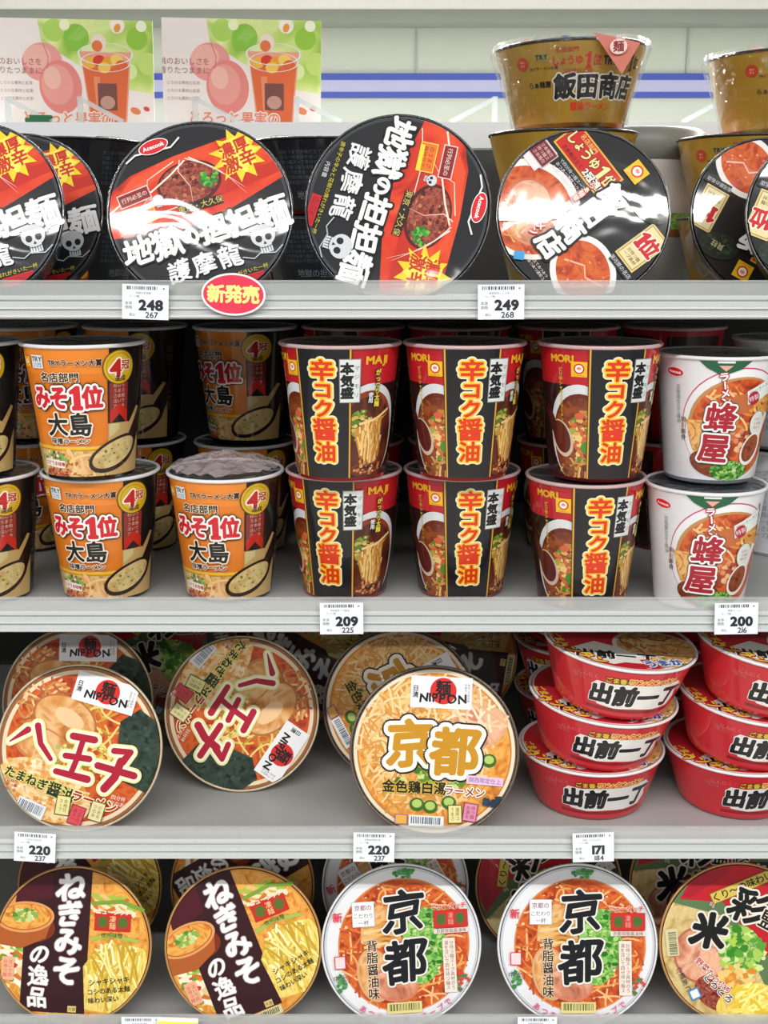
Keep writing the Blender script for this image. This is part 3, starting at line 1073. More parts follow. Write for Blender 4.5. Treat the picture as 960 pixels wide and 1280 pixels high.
def art_red():
    A = Art()
    A.rect(0, .5, 2.44, 1, '#2c0f0c')
    for sg in (-1, 1):
        A.rect(sg * .45, .86, .54, .28, '#c01c28')
    A.rect(0, .97, 2.44, .06, '#b41826')
    # left picture: bowl with toppings and spoon
    A.ell(-.27, .34, .27, .385, '#dfe4e8')
    A.ell(-.26, .30, .25, .355, '#6a2410')
    A.ell(-.26, .28, .24, .34, 'soup_brown')
    A.bits(-.24, .33, .13, .2, 110, .035, ['#e0b060', '#c88840', '#a8b040', '#f0cc84', '#5c8c2c', '#d8603c', '#b87434'])
    A.ell(-.2, .24, .05, .05, '#4c8c2c')
    A.noodles(-.3, .06, .16, .09, 30, ['#c89048', '#e4b870', '#8c5420'], .2, .018)
    A.ell(-.42, .3, .1, .15, '#d8c0a8', 22)
    A.ell(-.425, .31, .083, .13, '#5c1c14', 22)
    A.poly([(-.46, .4), (-.56, .56), (-.62, .5), (-.5, .3)], '#4c1812')
    A.text('ピリ辛シャキうまラーメン', -.41, .64, .035, '#d8c048', 0, True, bold=.02)
    A.text('MORI', -.4, .915, .075, '#e8b028', bold=.05, sx=1.1)
    logo_smile(A, -.265, .84, .115)
    # right picture: lifted noodles
    A.ell(.36, .36, .28, .37, '#d8dde0')
    A.ell(.35, .33, .26, .345, '#8c3818')
    A.ell(.35, .30, .25, .33, 'broth_dark')
    A.bits(.26, .42, .08, .13, 40, .03, ['#7c9838', '#c8b050', '#e0c078', '#587c24'])
    A.poly([(.22, .36), (.3, .43), (.42, .46), (.52, .47), (.54, .50), (.47, .44), (.46, .16), (.4, .1), (.27, .16)], '#c88c3c')
    A.noodles(.36, .27, .12, .19, 70, ['#e8b864', '#f4d490', '#c88c40', '#a86828', '#f0c878'], .24, .014, .5, 84, .12)
    A.line([(.26, .42), (.4, .45), (.54, .52)], .02, '#f0d090')
    A.bits(.33, .08, .15, .06, 50, .018, ['#b46c38', '#e0a870', '#8c3c20', '#d08c50'])
    A.text('MAJI', .385, .905, .082, '#e8b028', bold=.05, sx=1.1)
    A.text('がっつり太麺', .4, .69, .048, '#e8d84c', 0, True, bold=.04, halo=[(.09, '#20100c')])
    A.text('使用', .345, .62, .042, '#e8ecf0', 0, True, bold=.03, halo=[(.06, '#20242c')])
    # black centre panel
    for sg in (-1, 1):
        A.rect(sg * .187, .5, .014, 1, '#d8a838')
        A.rect(sg * .196, .5, .006, 1, '#5c1410')
    A.rect(0, .5, .362, 1, '#15161b')
    A.rect(.0, .11, .36, .22, '#191519')
    A.text('辛コク醤油', -.005, .52, .168, '#dc3414', 0, True, bold=.035, halo=[(.13, '#f6ecc4'), (.065, '#f4c828')], sizes=[1, .82, .88, 1.08, 1], sp=.985, sx=1.05)
    # white tag
    A.box(.185, .755, .135, .32, '#dde2e2', '#8c8c88', .006, 0)
    A.text('本気盛', .165, .755, .092, '#15161b', 0, True, bold=.055)
    A.text('マジモリ', .23, .75, .04, '#3c6858', 0, True, sp=1.7)
    A.small(.85, .5, .4, .7, 10, '#c8a870')
    A.small(-.95, .5, .4, .7, 10, '#c8a870')
    return A


def art_white():
    A = Art()
    A.rect(0, .5, 2.44, 1, '#e4e4e8')
    A.ell(.1, .46, .47, .475, '#c84c70')
    A.ell(.1, .455, .463, .468, '#ecedf0')
    A.ell(.11, .44, .43, .42, '#c08c54')
    A.ell(.12, .44, .41, .40, 'soup_red')
    A.noodles(.1, .6, .34, .2, 40, ['#d88c48', '#e8b068', '#b4501c', '#f0c488'], .3, .018)
    A.ell(.12, .64, .14, .08, '#c06838')
    A.noodles(.32, .62, .14, .2, 30, ['#f0c060', '#e0a040', '#f8dc98'], .26, .018)
    A.poly([(-.34, .5), (-.2, .5), (-.16, .2), (-.26, .22)], 'noodle_orange')
    A.ell(.24, .34, .12, .08, 'mince')
    A.bits(.2, .34, .2, .1, 40, .03, ['#a83c24', '#d88c5c', '#e8b888'])
    A.ell(-.1, .14, .2, .11, 'soup_brown', -12)
    A.ell(.06, .08, .17, .085, 'onion')
    A.bits(.06, .08, .17, .085, 90, .022, ['#3c8c24', '#64b03c', '#a8d870', '#287018'])
    A.poly([(-.24, .99), (.14, .99), (.06, .92), (-.03, .885), (-.1, .885), (-.18, .93)], '#1c5c3c')
    A.rect(-.05, .985, .12, .03, '#e4ecec')
    A.poly([(-.1, .95), (-.05, .905), (0, .95)], '#e8a89c')
    logo_oval(A, -.43, .88, .16, -6)
    A.text('豆板醤仕立て醤油', -.4, .62, .04, '#788078', 0, True)
    A.text('旭川豚骨', -.355, .42, .05, '#4c2c18', 0, True)
    A.poly([(.13, .74), (.38, .86), (.40, .72), (.15, .63)], '#e6eee8')
    A.line([(.38, .9), (.41, .66)], .014, '#282420')
    A.text('旭川ラーメン', .26, .765, .04, '#3c5c4c', 24)
    A.ell(.2, .685, .055, .055, '#b01c3c')
    A.text('特製', .2, .685, .05, '#f8e8e8', 20)
    A.ell(.28, .47, .085, .105, '#5c6c58')
    A.ell(.28, .47, .08, .1, '#dce4dc')
    A.small(.28, .47, .11, .1, 3, '#c84c5c')
    A.ell(.25, .26, .1, .145, '#f0ece8', -28)
    A.ell(.245, .265, .08, .12, 'soup_brown', -28)
    A.poly([(.3, .38), (.37, .56), (.42, .54), (.34, .33)], '#eeeae6')
    A.text('ラーメン', -.045, .76, .075, '#fbf6f2', 8, True, bold=.035, halo=[(.09, '#b02840')], sp=.9)
    A.text('蜂', -.055, .525, .25, '#a8142c', -5, bold=.028, halo=[(.085, '#30181c'), (.062, '#f8f4f2')], wob=.015)
    A.text('屋', -.095, .27, .25, '#a8142c', -5, bold=.034, halo=[(.085, '#30181c'), (.062, '#f8f4f2')], wob=.015)
    A.small(.9, .5, .5, .7, 10, '#9098a0')
    A.small(-.9, .5, .5, .7, 10, '#9098a0')
    return A


def art_gold():
    A = Art()
    A.rect(0, .5, 5.6, 1, 'gold')
    for off in (0, 2.8):
        A.text('飯田商店', .42 + off, .45, .33, '#191a20', 0, bold=.045, halo=[(.05, '#dcdcd4')], sx=.95, wob=.02)
        A.text('醤油ラーメン', .34 + off, .2, .105, '#d0381c', 0, bold=.04)
        A.text('しょうゆ①位', .1 + off, .77, .155, '#b8281c', 0, bold=.03, sizes=[.8, .7, .8, .8, 1.5, .9], sx=.82)
        A.text('名店部門', -.02 + off, .9, .07, '#a83020', 0, bold=.02)
        A.text('2冠達成の味', .12 + off, .64, .07, '#a83020', 0)
        A.text('TRY大賞①位', .76 + off, .77, .165, '#191a20', 0, bold=.04, sx=.7, sizes=[.9, .9, .9, .9, .9, 1.6, 1.0])
        A.text('総合部門', .66 + off, .9, .065, '#30281c')
        A.rect(-.34 + off, .83, .17, .1, '#8c8450')
        A.text('TRY', -.34 + off, .83, .085, '#201c18', bold=.03)
        A.text('TRYラーメン大賞', -.33 + off, .69, .05, '#30281c', bold=.01)
        A.text('らぁ麺屋', -.4 + off, .49, .085, '#201c18', bold=.02)
        A.ell(-.62 + off, .77, .09, .085, '#b84028')
        A.small(-.62 + off, .77, .1, .08, 2, '#f0c8a0')
    return A


def art_demae_side():
    A = Art()
    A.rect(0, .5, 7.4, 1, '#d02834')
    for off in (0, 3.6, -3.6):
        A.rect(off, .12, 1.9, .07, '#8c1420')
        A.poly([(off + x, y) for x, y in ((-.86, .62), (-.76, .72), (-.5, .70), (-.2, .74), (.3, .72), (.8, .76), (.88, .68), (.84, .5), (.9, .38), (.8, .2), (.4, .17), (0, .19), (-.4, .16), (-.74, .2), (-.82, .4))], '#f4f2ee')
        A.text('出前一丁', off, .45, .46, '#16161a', 0, bold=.055, halo=[(.03, '#ffffff')], sx=.98, shear=.12, wob=.025)
        A.text('ごま香る', off - .38, .79, .12, '#e8c838', 2, bold=.04, halo=[(.1, '#40100c')])
        A.text('ワンタンメン', off + .22, .80, .15, '#e85838', 0, bold=.04, halo=[(.1, '#f4e488')])
        A.text('にんにく', off - .92, .8, .1, '#e88080', 0)
        A.text('復刻', off - 1.1, .72, .13, '#d86868', 0)
    return A


def art_black_side(txt, col):
    A = Art()
    A.rect(0, .5, 5.6, 1, '#131419')
    for i in range(4):
        A.small(-2.1 + i * 1.4, .62, 1.1, .5, 7, '#4c5058')
        A.text(txt, -2.1 + i * 1.4 + .05, .22, .13, '#70747c')
        A.ell(-2.1 + i * 1.4 + .6, .2, .1, .13, '#c83c20')
        A.ell(-2.1 + i * 1.4 + .6, .22, .08, .08, '#e8b828')
    return A


def art_side(base, ring_col, txt, col):
    A = Art()
    A.rect(0, .5, 5.6, 1, base)
    A.rect(0, .9, 5.6, .12, ring_col)
    for i in range(4):
        A.text(txt, -2.1 + i * 1.4, .5, .24, col, 0, bold=.04)
        A.small(-2.1 + i * 1.4, .2, .9, .2, 3, col)
    return A


# ------------------------------------------------------------------ products
STEP = 2.2e-5


def lid_mesh(name, A, rad, z):
    def fn(V, o):
        return np.stack([V[:, 0] * rad, V[:, 1] * rad, np.full(len(V), z + o)], 1)
    V, T, MI, mats = A.build(name, fn, STEP)
    return mesh_from(name, V, T, mats, MI)


def side_mesh(name, A, rb, rt, z0, z1, under):
    """printed wall of a tapered tub, with the plain wall and base under the print"""
    h = z1 - z0
    rm = (rb + rt) / 2
    k = h / rm

    def fn(V, o):
        V = np.stack([V[:, 0], np.clip(V[:, 1], 0, 1)], 1)
        r = rb + (rt - rb) * V[:, 1] + o
        a = V[:, 0] * k
        return np.stack([r * np.sin(a), -r * np.cos(a), z0 + V[:, 1] * h], 1)
    V, T, MI, mats = A.build(name, fn, 2.2e-5, .036 / k, 6e-5)
    ang = np.arctan2(V[:, 0], -V[:, 1])
    sl = (rb - rt) / h
    N = np.stack([np.sin(ang), -np.cos(ang), np.full(len(V), sl)], 1)
    N /= np.linalg.norm(N, axis=1)[:, None]
    # wall under the print
    prof = [(0, .004), (rb * .86, .004), (rb * .88, 0), (rb * .97, 0), (rb, z0), (rt, z1), (rt - .0006, z1 + .0008)]
    LV, LF = lathe(prof, 96)
    n0 = len(V)
    LT = []
    for q in LF:
        LT += [(q[0], q[1], q[2]), (q[0], q[2], q[3])]
    LT = np.array(LT)[:, ::1] + n0
    LV = np.array(LV)
    la = np.arctan2(LV[:, 0], -LV[:, 1])
    LN = np.stack([np.sin(la), -np.cos(la), np.full(len(LV), sl)], 1)
    LN[LV[:, 2] < .0045] += (0, 0, -1.5)
    LN /= np.linalg.norm(LN, axis=1)[:, None]
    mats = mats + [under]
    MI = np.concatenate([MI, np.full(len(LT), len(mats) - 1)])
    return mesh_from(name, np.concatenate([V, LV]), np.concatenate([T, LT]), mats, MI, True, np.concatenate([N, LN]))


def rim_mesh(name, r, z, mat, t=.0016):
    prof = [(r + t * math.cos(a), z + t * math.sin(a)) for a in [2 * math.pi * i / 10 for i in range(10)]]
    V, F = lathe(prof, 96, True)
    return mesh_from(name, V, F, [mat], smooth=True)


def disc_mesh(name, r, z, mat, sag=.0):
    V, F = lathe([(0, z - sag), (r * .5, z - sag * .7), (r * .9, z - sag * .3), (r, z)], 72)
    return mesh_from(name, V, F, [mat], smooth=True)


P = {}
RIM_DARK = lambda: plain('rim_dark_plastic', '#24262c', .25, coat=.6)
RIM_WHITE = lambda: plain('rim_white_paper', '#e4e4e6', .4, coat=.3)
FOIL = lambda: foil()


def foil():
    if 'foil' in MATS:
        return MATS['foil']
    m, nt, p = newmat('foil')
    p.inputs['Base Color'].default_value = lin('#5c646e')
    p.inputs['Metallic'].default_value = .55
    p.inputs['Roughness'].default_value = .28
    film_coat(nt, p, 1, .08, 30, .3)
    MATS['foil'] = m
    return m


BOWL = dict(r1=.0692, r2=.050, h=.072)


def spec(key):
    """meshes of one kind of tub: list of (part name, mesh), plus r (outer), r2, h"""
    if key in P:
        return P[key]
    parts = []
    if key in ('orange', 'red', 'white'):
        rt, rb, h = .0474, .0365, .108 if key != 'white' else .103
        art = {'orange': art_orange, 'red': art_red, 'white': art_white}[key]()
        under = {'orange': '#191516', 'red': '#b41826', 'white': '#e4e4e8'}[key]
        parts.append(('cup_body', side_mesh('cup_body', art, rb, rt, .003, h - .002, ink(under))))
        rim = plain('rim_red_paper', '#c8a8a8', .35, coat=.4) if key == 'red' else RIM_WHITE()
        parts.append(('rim', rim_mesh('rim', rt + .0008, h - .0016, rim)))
        parts.append(('lid', disc_mesh('lid', rt - .0006, h - .0012, FOIL(), .0008)))
        P[key] = (parts, rt + .0024, rb, h)
        return P[key]
    S = {
        'jigoku': (.0692, .050, .068, art_jigoku, lambda: art_black_side('地獄の担担麺', 0), '#131419', RIM_DARK),
        'iida': (.0648, .048, .068, art_iida, art_gold, 'gold', RIM_DARK),
        'hachioji': (.0705, .052, .068, art_hachioji, lambda: art_side('#c89c60', '#8c5430', '八王子', '#7c1424'), '#c89c60', lambda: plain('rim_cream', '#c8b898', .35, coat=.4)),
        'kyotogold': (.0715, .052, .068, art_kyoto_gold, lambda: art_side('#c8843c', '#38302c', '京都', '#5c3008'), '#c8843c', lambda: plain('rim_brown', '#6a5a4c', .3, coat=.5)),
        'negi': (.0688, .052, .068, art_negi, lambda: art_side('#8c4c20', '#34131a', 'ねぎみそ', '#e8d8c0'), '#8c4c20', lambda: plain('rim_amber', '#b88850', .35, coat=.4)),
        'kyotowhite': (.0700, .052, .068, art_kyoto_white, lambda: art_side('#dcdce0', '#c8302c', '京都', '#1c1c20'), '#dcdce0', RIM_WHITE),
        'saimai': (.0700, .052, .068, art_saimai, lambda: art_side('#8c1c20', '#d4bc58', '彩米', '#141414'), '#8c1c20', lambda: plain('rim_amber', '#b88850', .35, coat=.4)),
        'demae': (.0640, .050, .0515, art_demae_lid, art_demae_side, '#d02834', RIM_WHITE),
    }[key]
    r1, r2, h, la, sa, under, rim = S
    parts.append(('body', side_mesh('body', sa(), r2, r1, .003, h - .003, ink(under))))
    parts.append(('rim', rim_mesh('rim', r1 + .0006, h - .001, rim(), .0011 if key != 'demae' else .0014)))
    parts.append(('lid', lid_mesh('lid', la(), r1, h)))
    P[key] = (parts, r1 + .0024, r2, h)
    return P[key]


def tub(key, M, label, group, cat=None):
    parts, r, r2, h = spec(key)
    nm = 'noodle_cup' if key in ('orange', 'red', 'white') else 'noodle_bowl'
    root = bpy.data.objects.new(nm, None)
    root.empty_display_size = .02
    C.objects.link(root)
    root.matrix_world = M
    tag(root, label, cat or ('cup noodles' if nm == 'noodle_cup' else 'bowl noodles'), group)
    for n, me in parts:
        obj(n, me, root)
    return root


def zc_of(Y, z):
    return Y * math.cos(PITCH) - (z - EYE) * math.sin(PITCH)


def X_of(px, Y, z):
    return (px - 480) / FOC * zc_of(Y, z)


def Z_of(py, Y):
    return EYE - Y * math.tan(PITCH + math.atan((py - 640) / FOC))


def lay(key, px, S, Y, roll, label, group, yaw=0, tilt=None, lift=0):
    """tub lying on its side: lid faces the aisle, wall rests on the shelf"""
    parts, r, r2, h = spec(key)
    t = math.atan((r - r2) / h) if tilt is None else R(tilt)
    z = S + r * math.cos(t) + lift + (.0014 if key == 'iida' else .0004)
    if tilt is not None:
        z = max(z, S + r2 * math.cos(t) + h * math.sin(t) + .0012)
    x = X_of(px, Y, z)
    a = R(yaw)
    n = Vector((math.sin(a) * math.cos(t), -math.cos(a) * math.cos(t), math.sin(t)))
    up = (Vector((0, 0, 1)) - n * n.z).normalized()
    ri = up.cross(n)
    c, q = math.cos(R(roll)), math.sin(R(roll))
    r_, u_ = ri * c + up * q, up * c - ri * q
    base = Vector((x, Y, z)) - n * h
    M = Matrix(((r_.x, u_.x, n.x, base.x), (r_.y, u_.y, n.y, base.y), (r_.z, u_.z, n.z, base.z), (0, 0, 0, 1)))
    return tub(key, M, label, group)


def stand(key, px, Y, z, label, group, yaw=0, roll=0, fwd=0, pz=None):
    """upright tub; px gives the column, z the base height"""
    x = X_of(px, Y, z if pz is None else pz)
    M = Matrix.Translation((x, Y, z)) @ Matrix.Rotation(R(roll), 4, 'Y') @ Matrix.Rotation(R(fwd), 4, 'X') @ Matrix.Rotation(R(yaw), 4, 'Z')
    return tub(key, M, label, group)


# ------------------------------------------------------------------ setting
S1, S2, S3, S4 = EYE - .047, EYE - .295, EYE - .497, EYE - .680
D0 = .85
steel = plain('shelf_grey_steel', '#a2a4a2', .45, 0, .05)
rail_m = plain('price_rail_grey', '#c4c8c8', .35, 0, .03)
guard_m = clear('clear_guard', '#d8dcdc', .62, .12)
wall_m = plain('wall_pale_green_grey', '#c6cec4', .7, 0, .03)

structure('floor', *boxv(-4, 4, -4, 6, -.05, 0), plain('floor_vinyl', '#c8c4bc', .35, 0, .05))
structure('wall_back', *boxv(-4, 4, 5.0, 5.1, 0, EYE + 1.25), wall_m)
structure('ceiling', *boxv(-4, 4, 1.2, 5.1, EYE + 1.25, EYE + 1.3), plain('ceiling_white', '#f4f6f4', .8, 0, .02))
zb0, zb1 = Z_of(122, 4.99), Z_of(93, 4.99)
structure('trim_1', *boxv(-4, 4, 4.985, 5.0, zb1 - .022, zb1 + .004), plain('trim_blue', '#3c50b0', .5))
structure('trim_2', *boxv(-4, 4, 4.985, 5.0, zb0, zb0 + .022), plain('trim_blue', '#3c50b0', .5))
structure('trim_3', *boxv(-4, 4, 4.988, 5.0, zb0 + .022, zb1 - .022), plain('trim_lavender', '#b0b4d8', .5))
structure('trim_4', *boxv(-4, 4, 4.9, 5.0, Z_of(29, 4.9), Z_of(9, 4.9)), plain('cornice_grey', '#98a098', .6, 0, .04))
structure('trim_5', *boxv(-4, 4, 4.86, 5.0, Z_of(9, 4.86), EYE + 1.25), plain('header_white', '#fafafa', .6))
for i, px in enumerate((520, 235, 860)):
    x = X_of(px, 4.98, Z_of(60, 4.98))
    structure('trim_%d' % (6 + i), *boxv(x - .002, x + .002, 4.988, 5.0, zb1, Z_of(29, 4.9)), plain('panel_joint', '#a8b0a8', .7))


def shelf(S, label):
    root = bpy.data.objects.new('display_shelf', None)
    C.objects.link(root)
    root.location = (0, 0, S)
    tag(root, label, 'shelf', 'gondola shelves')
    V, F = join(boxv(-1.2, 1.2, D0 + .006, 1.27, -.004, 0), boxv(-1.2, 1.2, D0 + .006, D0 + .012, -.0095, 0), boxv(-1.2, 1.2, .95, .97, -.012, -.004))
    obj('shelf_board', mesh_from('shelf_board', V, F, [steel]), root)
    # extruded price rail with ribs
    prof = [(D0 + .006, .007), (D0 + .002, .0075), (D0, .006), (D0, .0045), (D0 + .0018, .0036), (D0 + .0018, -.0005), (D0 - .0004, -.0012), (D0 - .0008, -.0022), (D0 + .0012, -.003),
            (D0 + .0012, -.0055), (D0 - .0015, -.0066), (D0 - .002, -.0085), (D0 + .001, -.0100), (D0 + .006, -.0102)]
    n = len(prof)
    V = [(x, y, z) for x in (-1.2, 1.2) for y, z in prof]
    F = [(i, i + 1, n + i + 1, n + i) for i in range(n - 1)] + [(n - 1, 0, n, 2 * n - 1)]
    obj('price_rail', mesh_from('price_rail', V, F, [rail_m]), root)
    V, F = join(boxv(-1.2, 1.2, D0 + .0024, D0 + .0036, .006, .0175), boxv(-1.2, 1.2, D0 + .0014, D0 + .0044, .0175, .0186))
    obj('front_guard', mesh_from('front_guard', V, F, [guard_m]), root)
    return root


shelf(S1, 'topmost grey steel shelf holding tilted spicy ramen bowls')
shelf(S2, 'second grey steel shelf holding upright orange, red and white noodle cups')
shelf(S3, 'third grey steel shelf with red bowl stacks at its right end')
shelf(S4, 'lowest grey steel shelf, its price rail cut by the bottom edge')

ZL0, ZL1 = Z_of(190, 1.30), Z_of(158, 1.30)
back = bpy.data.objects.new('back_panel', mesh_from('back_panel', *boxv(-1.2, 1.2, 1.27, 1.29, EYE - 1.0, ZL0), [plain('back_panel_grey', '#3c3c3c', .6, 0, .08)]))  # light grey metal coloured dark, deep shelf shade put into the base colour
C.objects.link(back)
tag(back, 'back panel behind the noodle shelves, shade painted into its colour', 'panel')

# white ledge behind the top shelf
led = bpy.data.objects.new('display_ledge', mesh_from('display_ledge', *join(boxv(-1.3, 1.3, 1.30, 1.75, ZL0, ZL1), boxv(-1.3, 1.3, 1.295, 1.30, ZL0 + .004, ZL1 + .004)), [plain('ledge_white', '#f2f6f8', .4, 0, .02)]))
C.objects.link(led)
tag(led, 'white ledge behind the top shelf with the peach drink posters on it', 'ledge')


# ------------------------------------------------------------------ posters and card stands
def flat_art(A, name, w, h, thick, paper):
    """printed card in local x-z, front towards -y"""
    def fn(V, o):
        return np.stack([np.clip(V[:, 0], -w / 2, w / 2), np.full(len(V), -thick / 2 - o), np.clip(V[:, 1], 0, h)], 1)
    V, T, MI, mats = A.build(name, fn, 1.5e-5, None, 2e-5)
    bv, bf = boxv(-w / 2, w / 2, -thick / 2, thick / 2, 0, h)
    n = len(V)
    tri = []
    for q in bf:
        tri += [(q[0], q[1], q[2]), (q[0], q[2], q[3])]
    mats = mats + [paper]
    MI = np.concatenate([MI, np.full(len(tri), len(mats) - 1)])
    return mesh_from(name, np.concatenate([V, np.array(bv)]), np.concatenate([T, np.array(tri) + n]), mats, MI)


def poster_mesh():
    w, h = .182, .122
    A = Art()
    s = h

    def p(x, y):
        return ((x - .5) * w, y * h)
    A.rect(0, h / 2, w, h, '#f6ece6')
    A.poly([p(.28, 1), p(1, 1), p(1, .35), p(.8, .4), p(.5, .62), p(.3, .8)], 'bokeh')
    for x, y, r, c in ((.38, .9, .1, '#b4dc60'), (.52, .84, .12, '#8cc83c'), (.9, .84, .1, '#98cc40'), (.97, .62, .1, '#c8e478'), (.45, .95, .05, '#f4f8c8'), (.68, .96, .08, '#d8ec90'), (.93, .95, .05, '#f8fbe0'), (.85, .55, .07, '#e0f0a8'), (.6, .7, .08, '#e4f2b0')):
        A.ell(*p(x, y), r * s, r * s, c, n=26)
    A.ell(*p(.3, .62), .19 * s, .17 * s, '#f0a098', 10)
    A.ell(*p(.27, .66), .13 * s, .11 * s, '#f6b8ac', 10)
    A.ell(*p(.41, .4), .2 * s, .24 * s, '#ec8c84', 8)
    A.ell(*p(.39, .42), .15 * s, .18 * s, '#f2a498', 8)
    A.ell(*p(.36, .48), .08 * s, .1 * s, '#f8c0b0', 8)
    A.line([p(.31, .78), p(.34, .66), p(.33, .56)], .008 * s, '#d87870')
    # iced drink
    A.poly([p(.54, .72), p(.86, .72), p(.82, .02), p(.60, .02)], '#f0a488')
    A.poly([p(.555, .60), p(.845, .60), p(.81, .03), p(.61, .03)], '#e46c3c')
    A.poly([p(.62, .5), p(.66, .5), p(.67, .05), p(.64, .05)], '#f09068')
    for x, y, c in ((.60, .62, '#f6b840'), (.66, .64, '#d83c20'), (.72, .63, '#f4a030'), (.77, .65, '#f8d068'), (.8, .6, '#e06830'), (.69, .58, '#f8c858')):
        A.ell(*p(x, y), .06 * s, .05 * s, c, n=16)
    A.ring(*p(.70, .70), .245 * s, .262 * s, '#e8f0ec', 40, .38)
    A.ring(*p(.70, .63), .225 * s, .236 * s, '#f4f6f0', 40, .38)
    A.rect(*p(.705, .32), .18 * s, .24 * s, '#7c4c44')
    A.ell(*p(.705, .27), .07 * s, .06 * s, '#c89888', n=18)
    # falling fruit
    A.ell(*p(.66, .8), .07 * s, .08 * s, '#f6e4d4', 20, n=18)
    A.ell(*p(.65, .77), .05 * s, .05 * s, '#e87840', 20, n=18)
    A.ell(*p(.78, .95), .07 * s, .07 * s, '#fbf4e4', -20, n=18)
    A.ell(*p(.78, .93), .03 * s, .04 * s, '#f0a040', -20, n=18)
    A.ell(*p(.88, .2), .05 * s, .03 * s, '#e88858', -20, n=18)
    A.ell(*p(.95, .22), .03 * s, .02 * s, '#d85038', -20, n=18)
    # print
    A.text('桃のおいしさを', *p(.14, .62), .068 * s, '#a87870')
    A.text('香りたつままに', *p(.14, .54), .068 * s, '#a87870')
    for i in range(3):
        A.text('とろける果肉と紅茶', *p(.13, .43 - i * .07), .035 * s, '#c0a49c')
    A.text('とろっと果実の', *p(.45, .12), .125 * s, '#e89074', bold=.03, halo=[(.07, '#fbf0ea')])
    return flat_art(A, 'poster', w, h, .0012, plain('poster_paper', '#f4f2ee', .4, coat=.3))


pm = poster_mesh()
YP = 1.37
for px, lab in ((92, 'peach iced drink poster at the far left of the white ledge'), (301, 'peach iced drink poster above the red-topped bowl, right of its twin')):
    z = ZL1 + .0005
    o = obj('poster', pm)
    x = X_of(px, YP, z + .06)
    o.location = (x, YP, z)
    o.rotation_euler = (0, R(1.2), 0)
    tag(o, lab, 'poster', 'peach drink posters')


def card_stand(px, Y, label, flip=1):
    root = bpy.data.objects.new('card_stand', None)
    C.objects.link(root)
    root.location = (X_of(px, Y, ZL1), Y, ZL1)
    tag(root, label, 'card stand', 'clear card stands on the ledge')
    m = clear('clear_acrylic', '#e4ecec', .55, .05)
    V, F = lathe([(0, .0045), (.012, .0045), (.014, .003), (.014, 0), (0, 0)], 32)
    obj('base', mesh_from('base', V, F, [m], smooth=True), root)
    V, F = bar((0, 0, .004), (0, 0, .034), .006, .002)
    obj('post', mesh_from('post', V, F, [m]), root)
    V, F = bar((0, 0, .032), (flip * .05, -.012, .006), .005, .002)
    obj('arm', mesh_from('arm', V, F, [m]), root)


for px, lab, f in ((12, 'clear card stand at the left end of the ledge, before the first poster', 1), (102, 'clear card stand before the drink cup of the left poster', 1),
                   (245, 'clear card stand before the lower left of the second poster', 1), (371, 'clear card stand at the right end of the second poster', 1),
                   (618, 'clear card stand left of the gold bowl in mid-frame', -1), (905, 'clear card stand behind the right-hand gold bowl', -1)):
    card_stand(px, 1.325, lab, f)

# small green clip on the ledge
V, F = join(boxv(-.013, .013, -.006, .006, 0, .006), boxv(-.009, .015, -.004, .004, .006, .009))
o = obj('plastic_clip', mesh_from('plastic_clip', V, F, [plain('clip_green', '#1c6c3c', .35)]))
o.location = (X_of(57, 1.34, ZL1), 1.315, ZL1 + .004)
tag(o, 'small green plastic clip lying on the white ledge', 'clip')

# grey lidded carton behind the iida bowl
root = bpy.data.objects.new('paper_tub', None)
C.objects.link(root)
root.location = (X_of(786, 1.198, EYE), 1.198, S1 + .0003)
zt = Z_of(157, 1.13) - S1
tag(root, 'white paper tub with grey lid behind the black lid bowls', 'tub')
V, F = lathe([(0, 0), (.062, 0), (.064, .003), (.068, zt - .03)], 64)
obj('body', mesh_from('body', V, F, [plain('tub_white', '#f0f2f4', .4)], smooth=True), root)
V, F = lathe([(0, zt), (.066, zt), (.071, zt - .004), (.071, zt - .03), (.067, zt - .031)], 64)
obj('lid', mesh_from('lid', V, F, [plain('tub_grey', '#8c928e', .4)], smooth=True), root)
A = Art()
A.rect(.55, .5, .9, .16, 'onion')
A.rect(.55, .42, .9, .06, '#9c6c44')
me = side_mesh('picture_band', A, .0648, .0690, .003, zt - .03, plain('tub_white', '#f0f2f4', .4))
obj('picture_band', me, root)

# ------------------------------------------------------------------ top shelf
G = 'spicy tantan bowls on the top shelf'
FY = D0 + .010
lay('jigoku', -36, S1, FY + .02, 17, 'spicy tantan bowl cut by the left frame edge, in front of its neighbour', G)
lay('jigoku', 24, S1, FY + .115, 12, 'spicy tantan bowl half hidden behind the one at the left frame edge', G)
lay('jigoku', 250, S1, FY + .018, 17, 'spicy tantan bowl with level title above the red oval promo tag', G, 1)
lay('jigoku', 497, S1, FY + .016, -108, 'spicy tantan bowl turned sideways, its title running down the lid', G, -4, 11)
Gi = 'soy ramen bowls on the top shelf'
lay('iida', 729, S1, FY + .0185, -53, 'black soy ramen lid below the gold bowl, its red sign at top', Gi, -2, 17.1, .001)
lay('iida', 962, S1, FY + .088, 150, 'black soy ramen lid turned upside down beside the right gold stack', Gi, 4)
lay('iida', 1044, S1, FY + .017, 158, 'soy ramen lid cut by the right frame edge, nearest the aisle', Gi, -6)
hb = .0708
Gg = 'gold bowls stacked on the top shelf'
gl = (S1 + .0005, S1 + .0005 + hb, S1 + .0005 + 2 * hb)
names = ('bottom', 'middle', 'top')
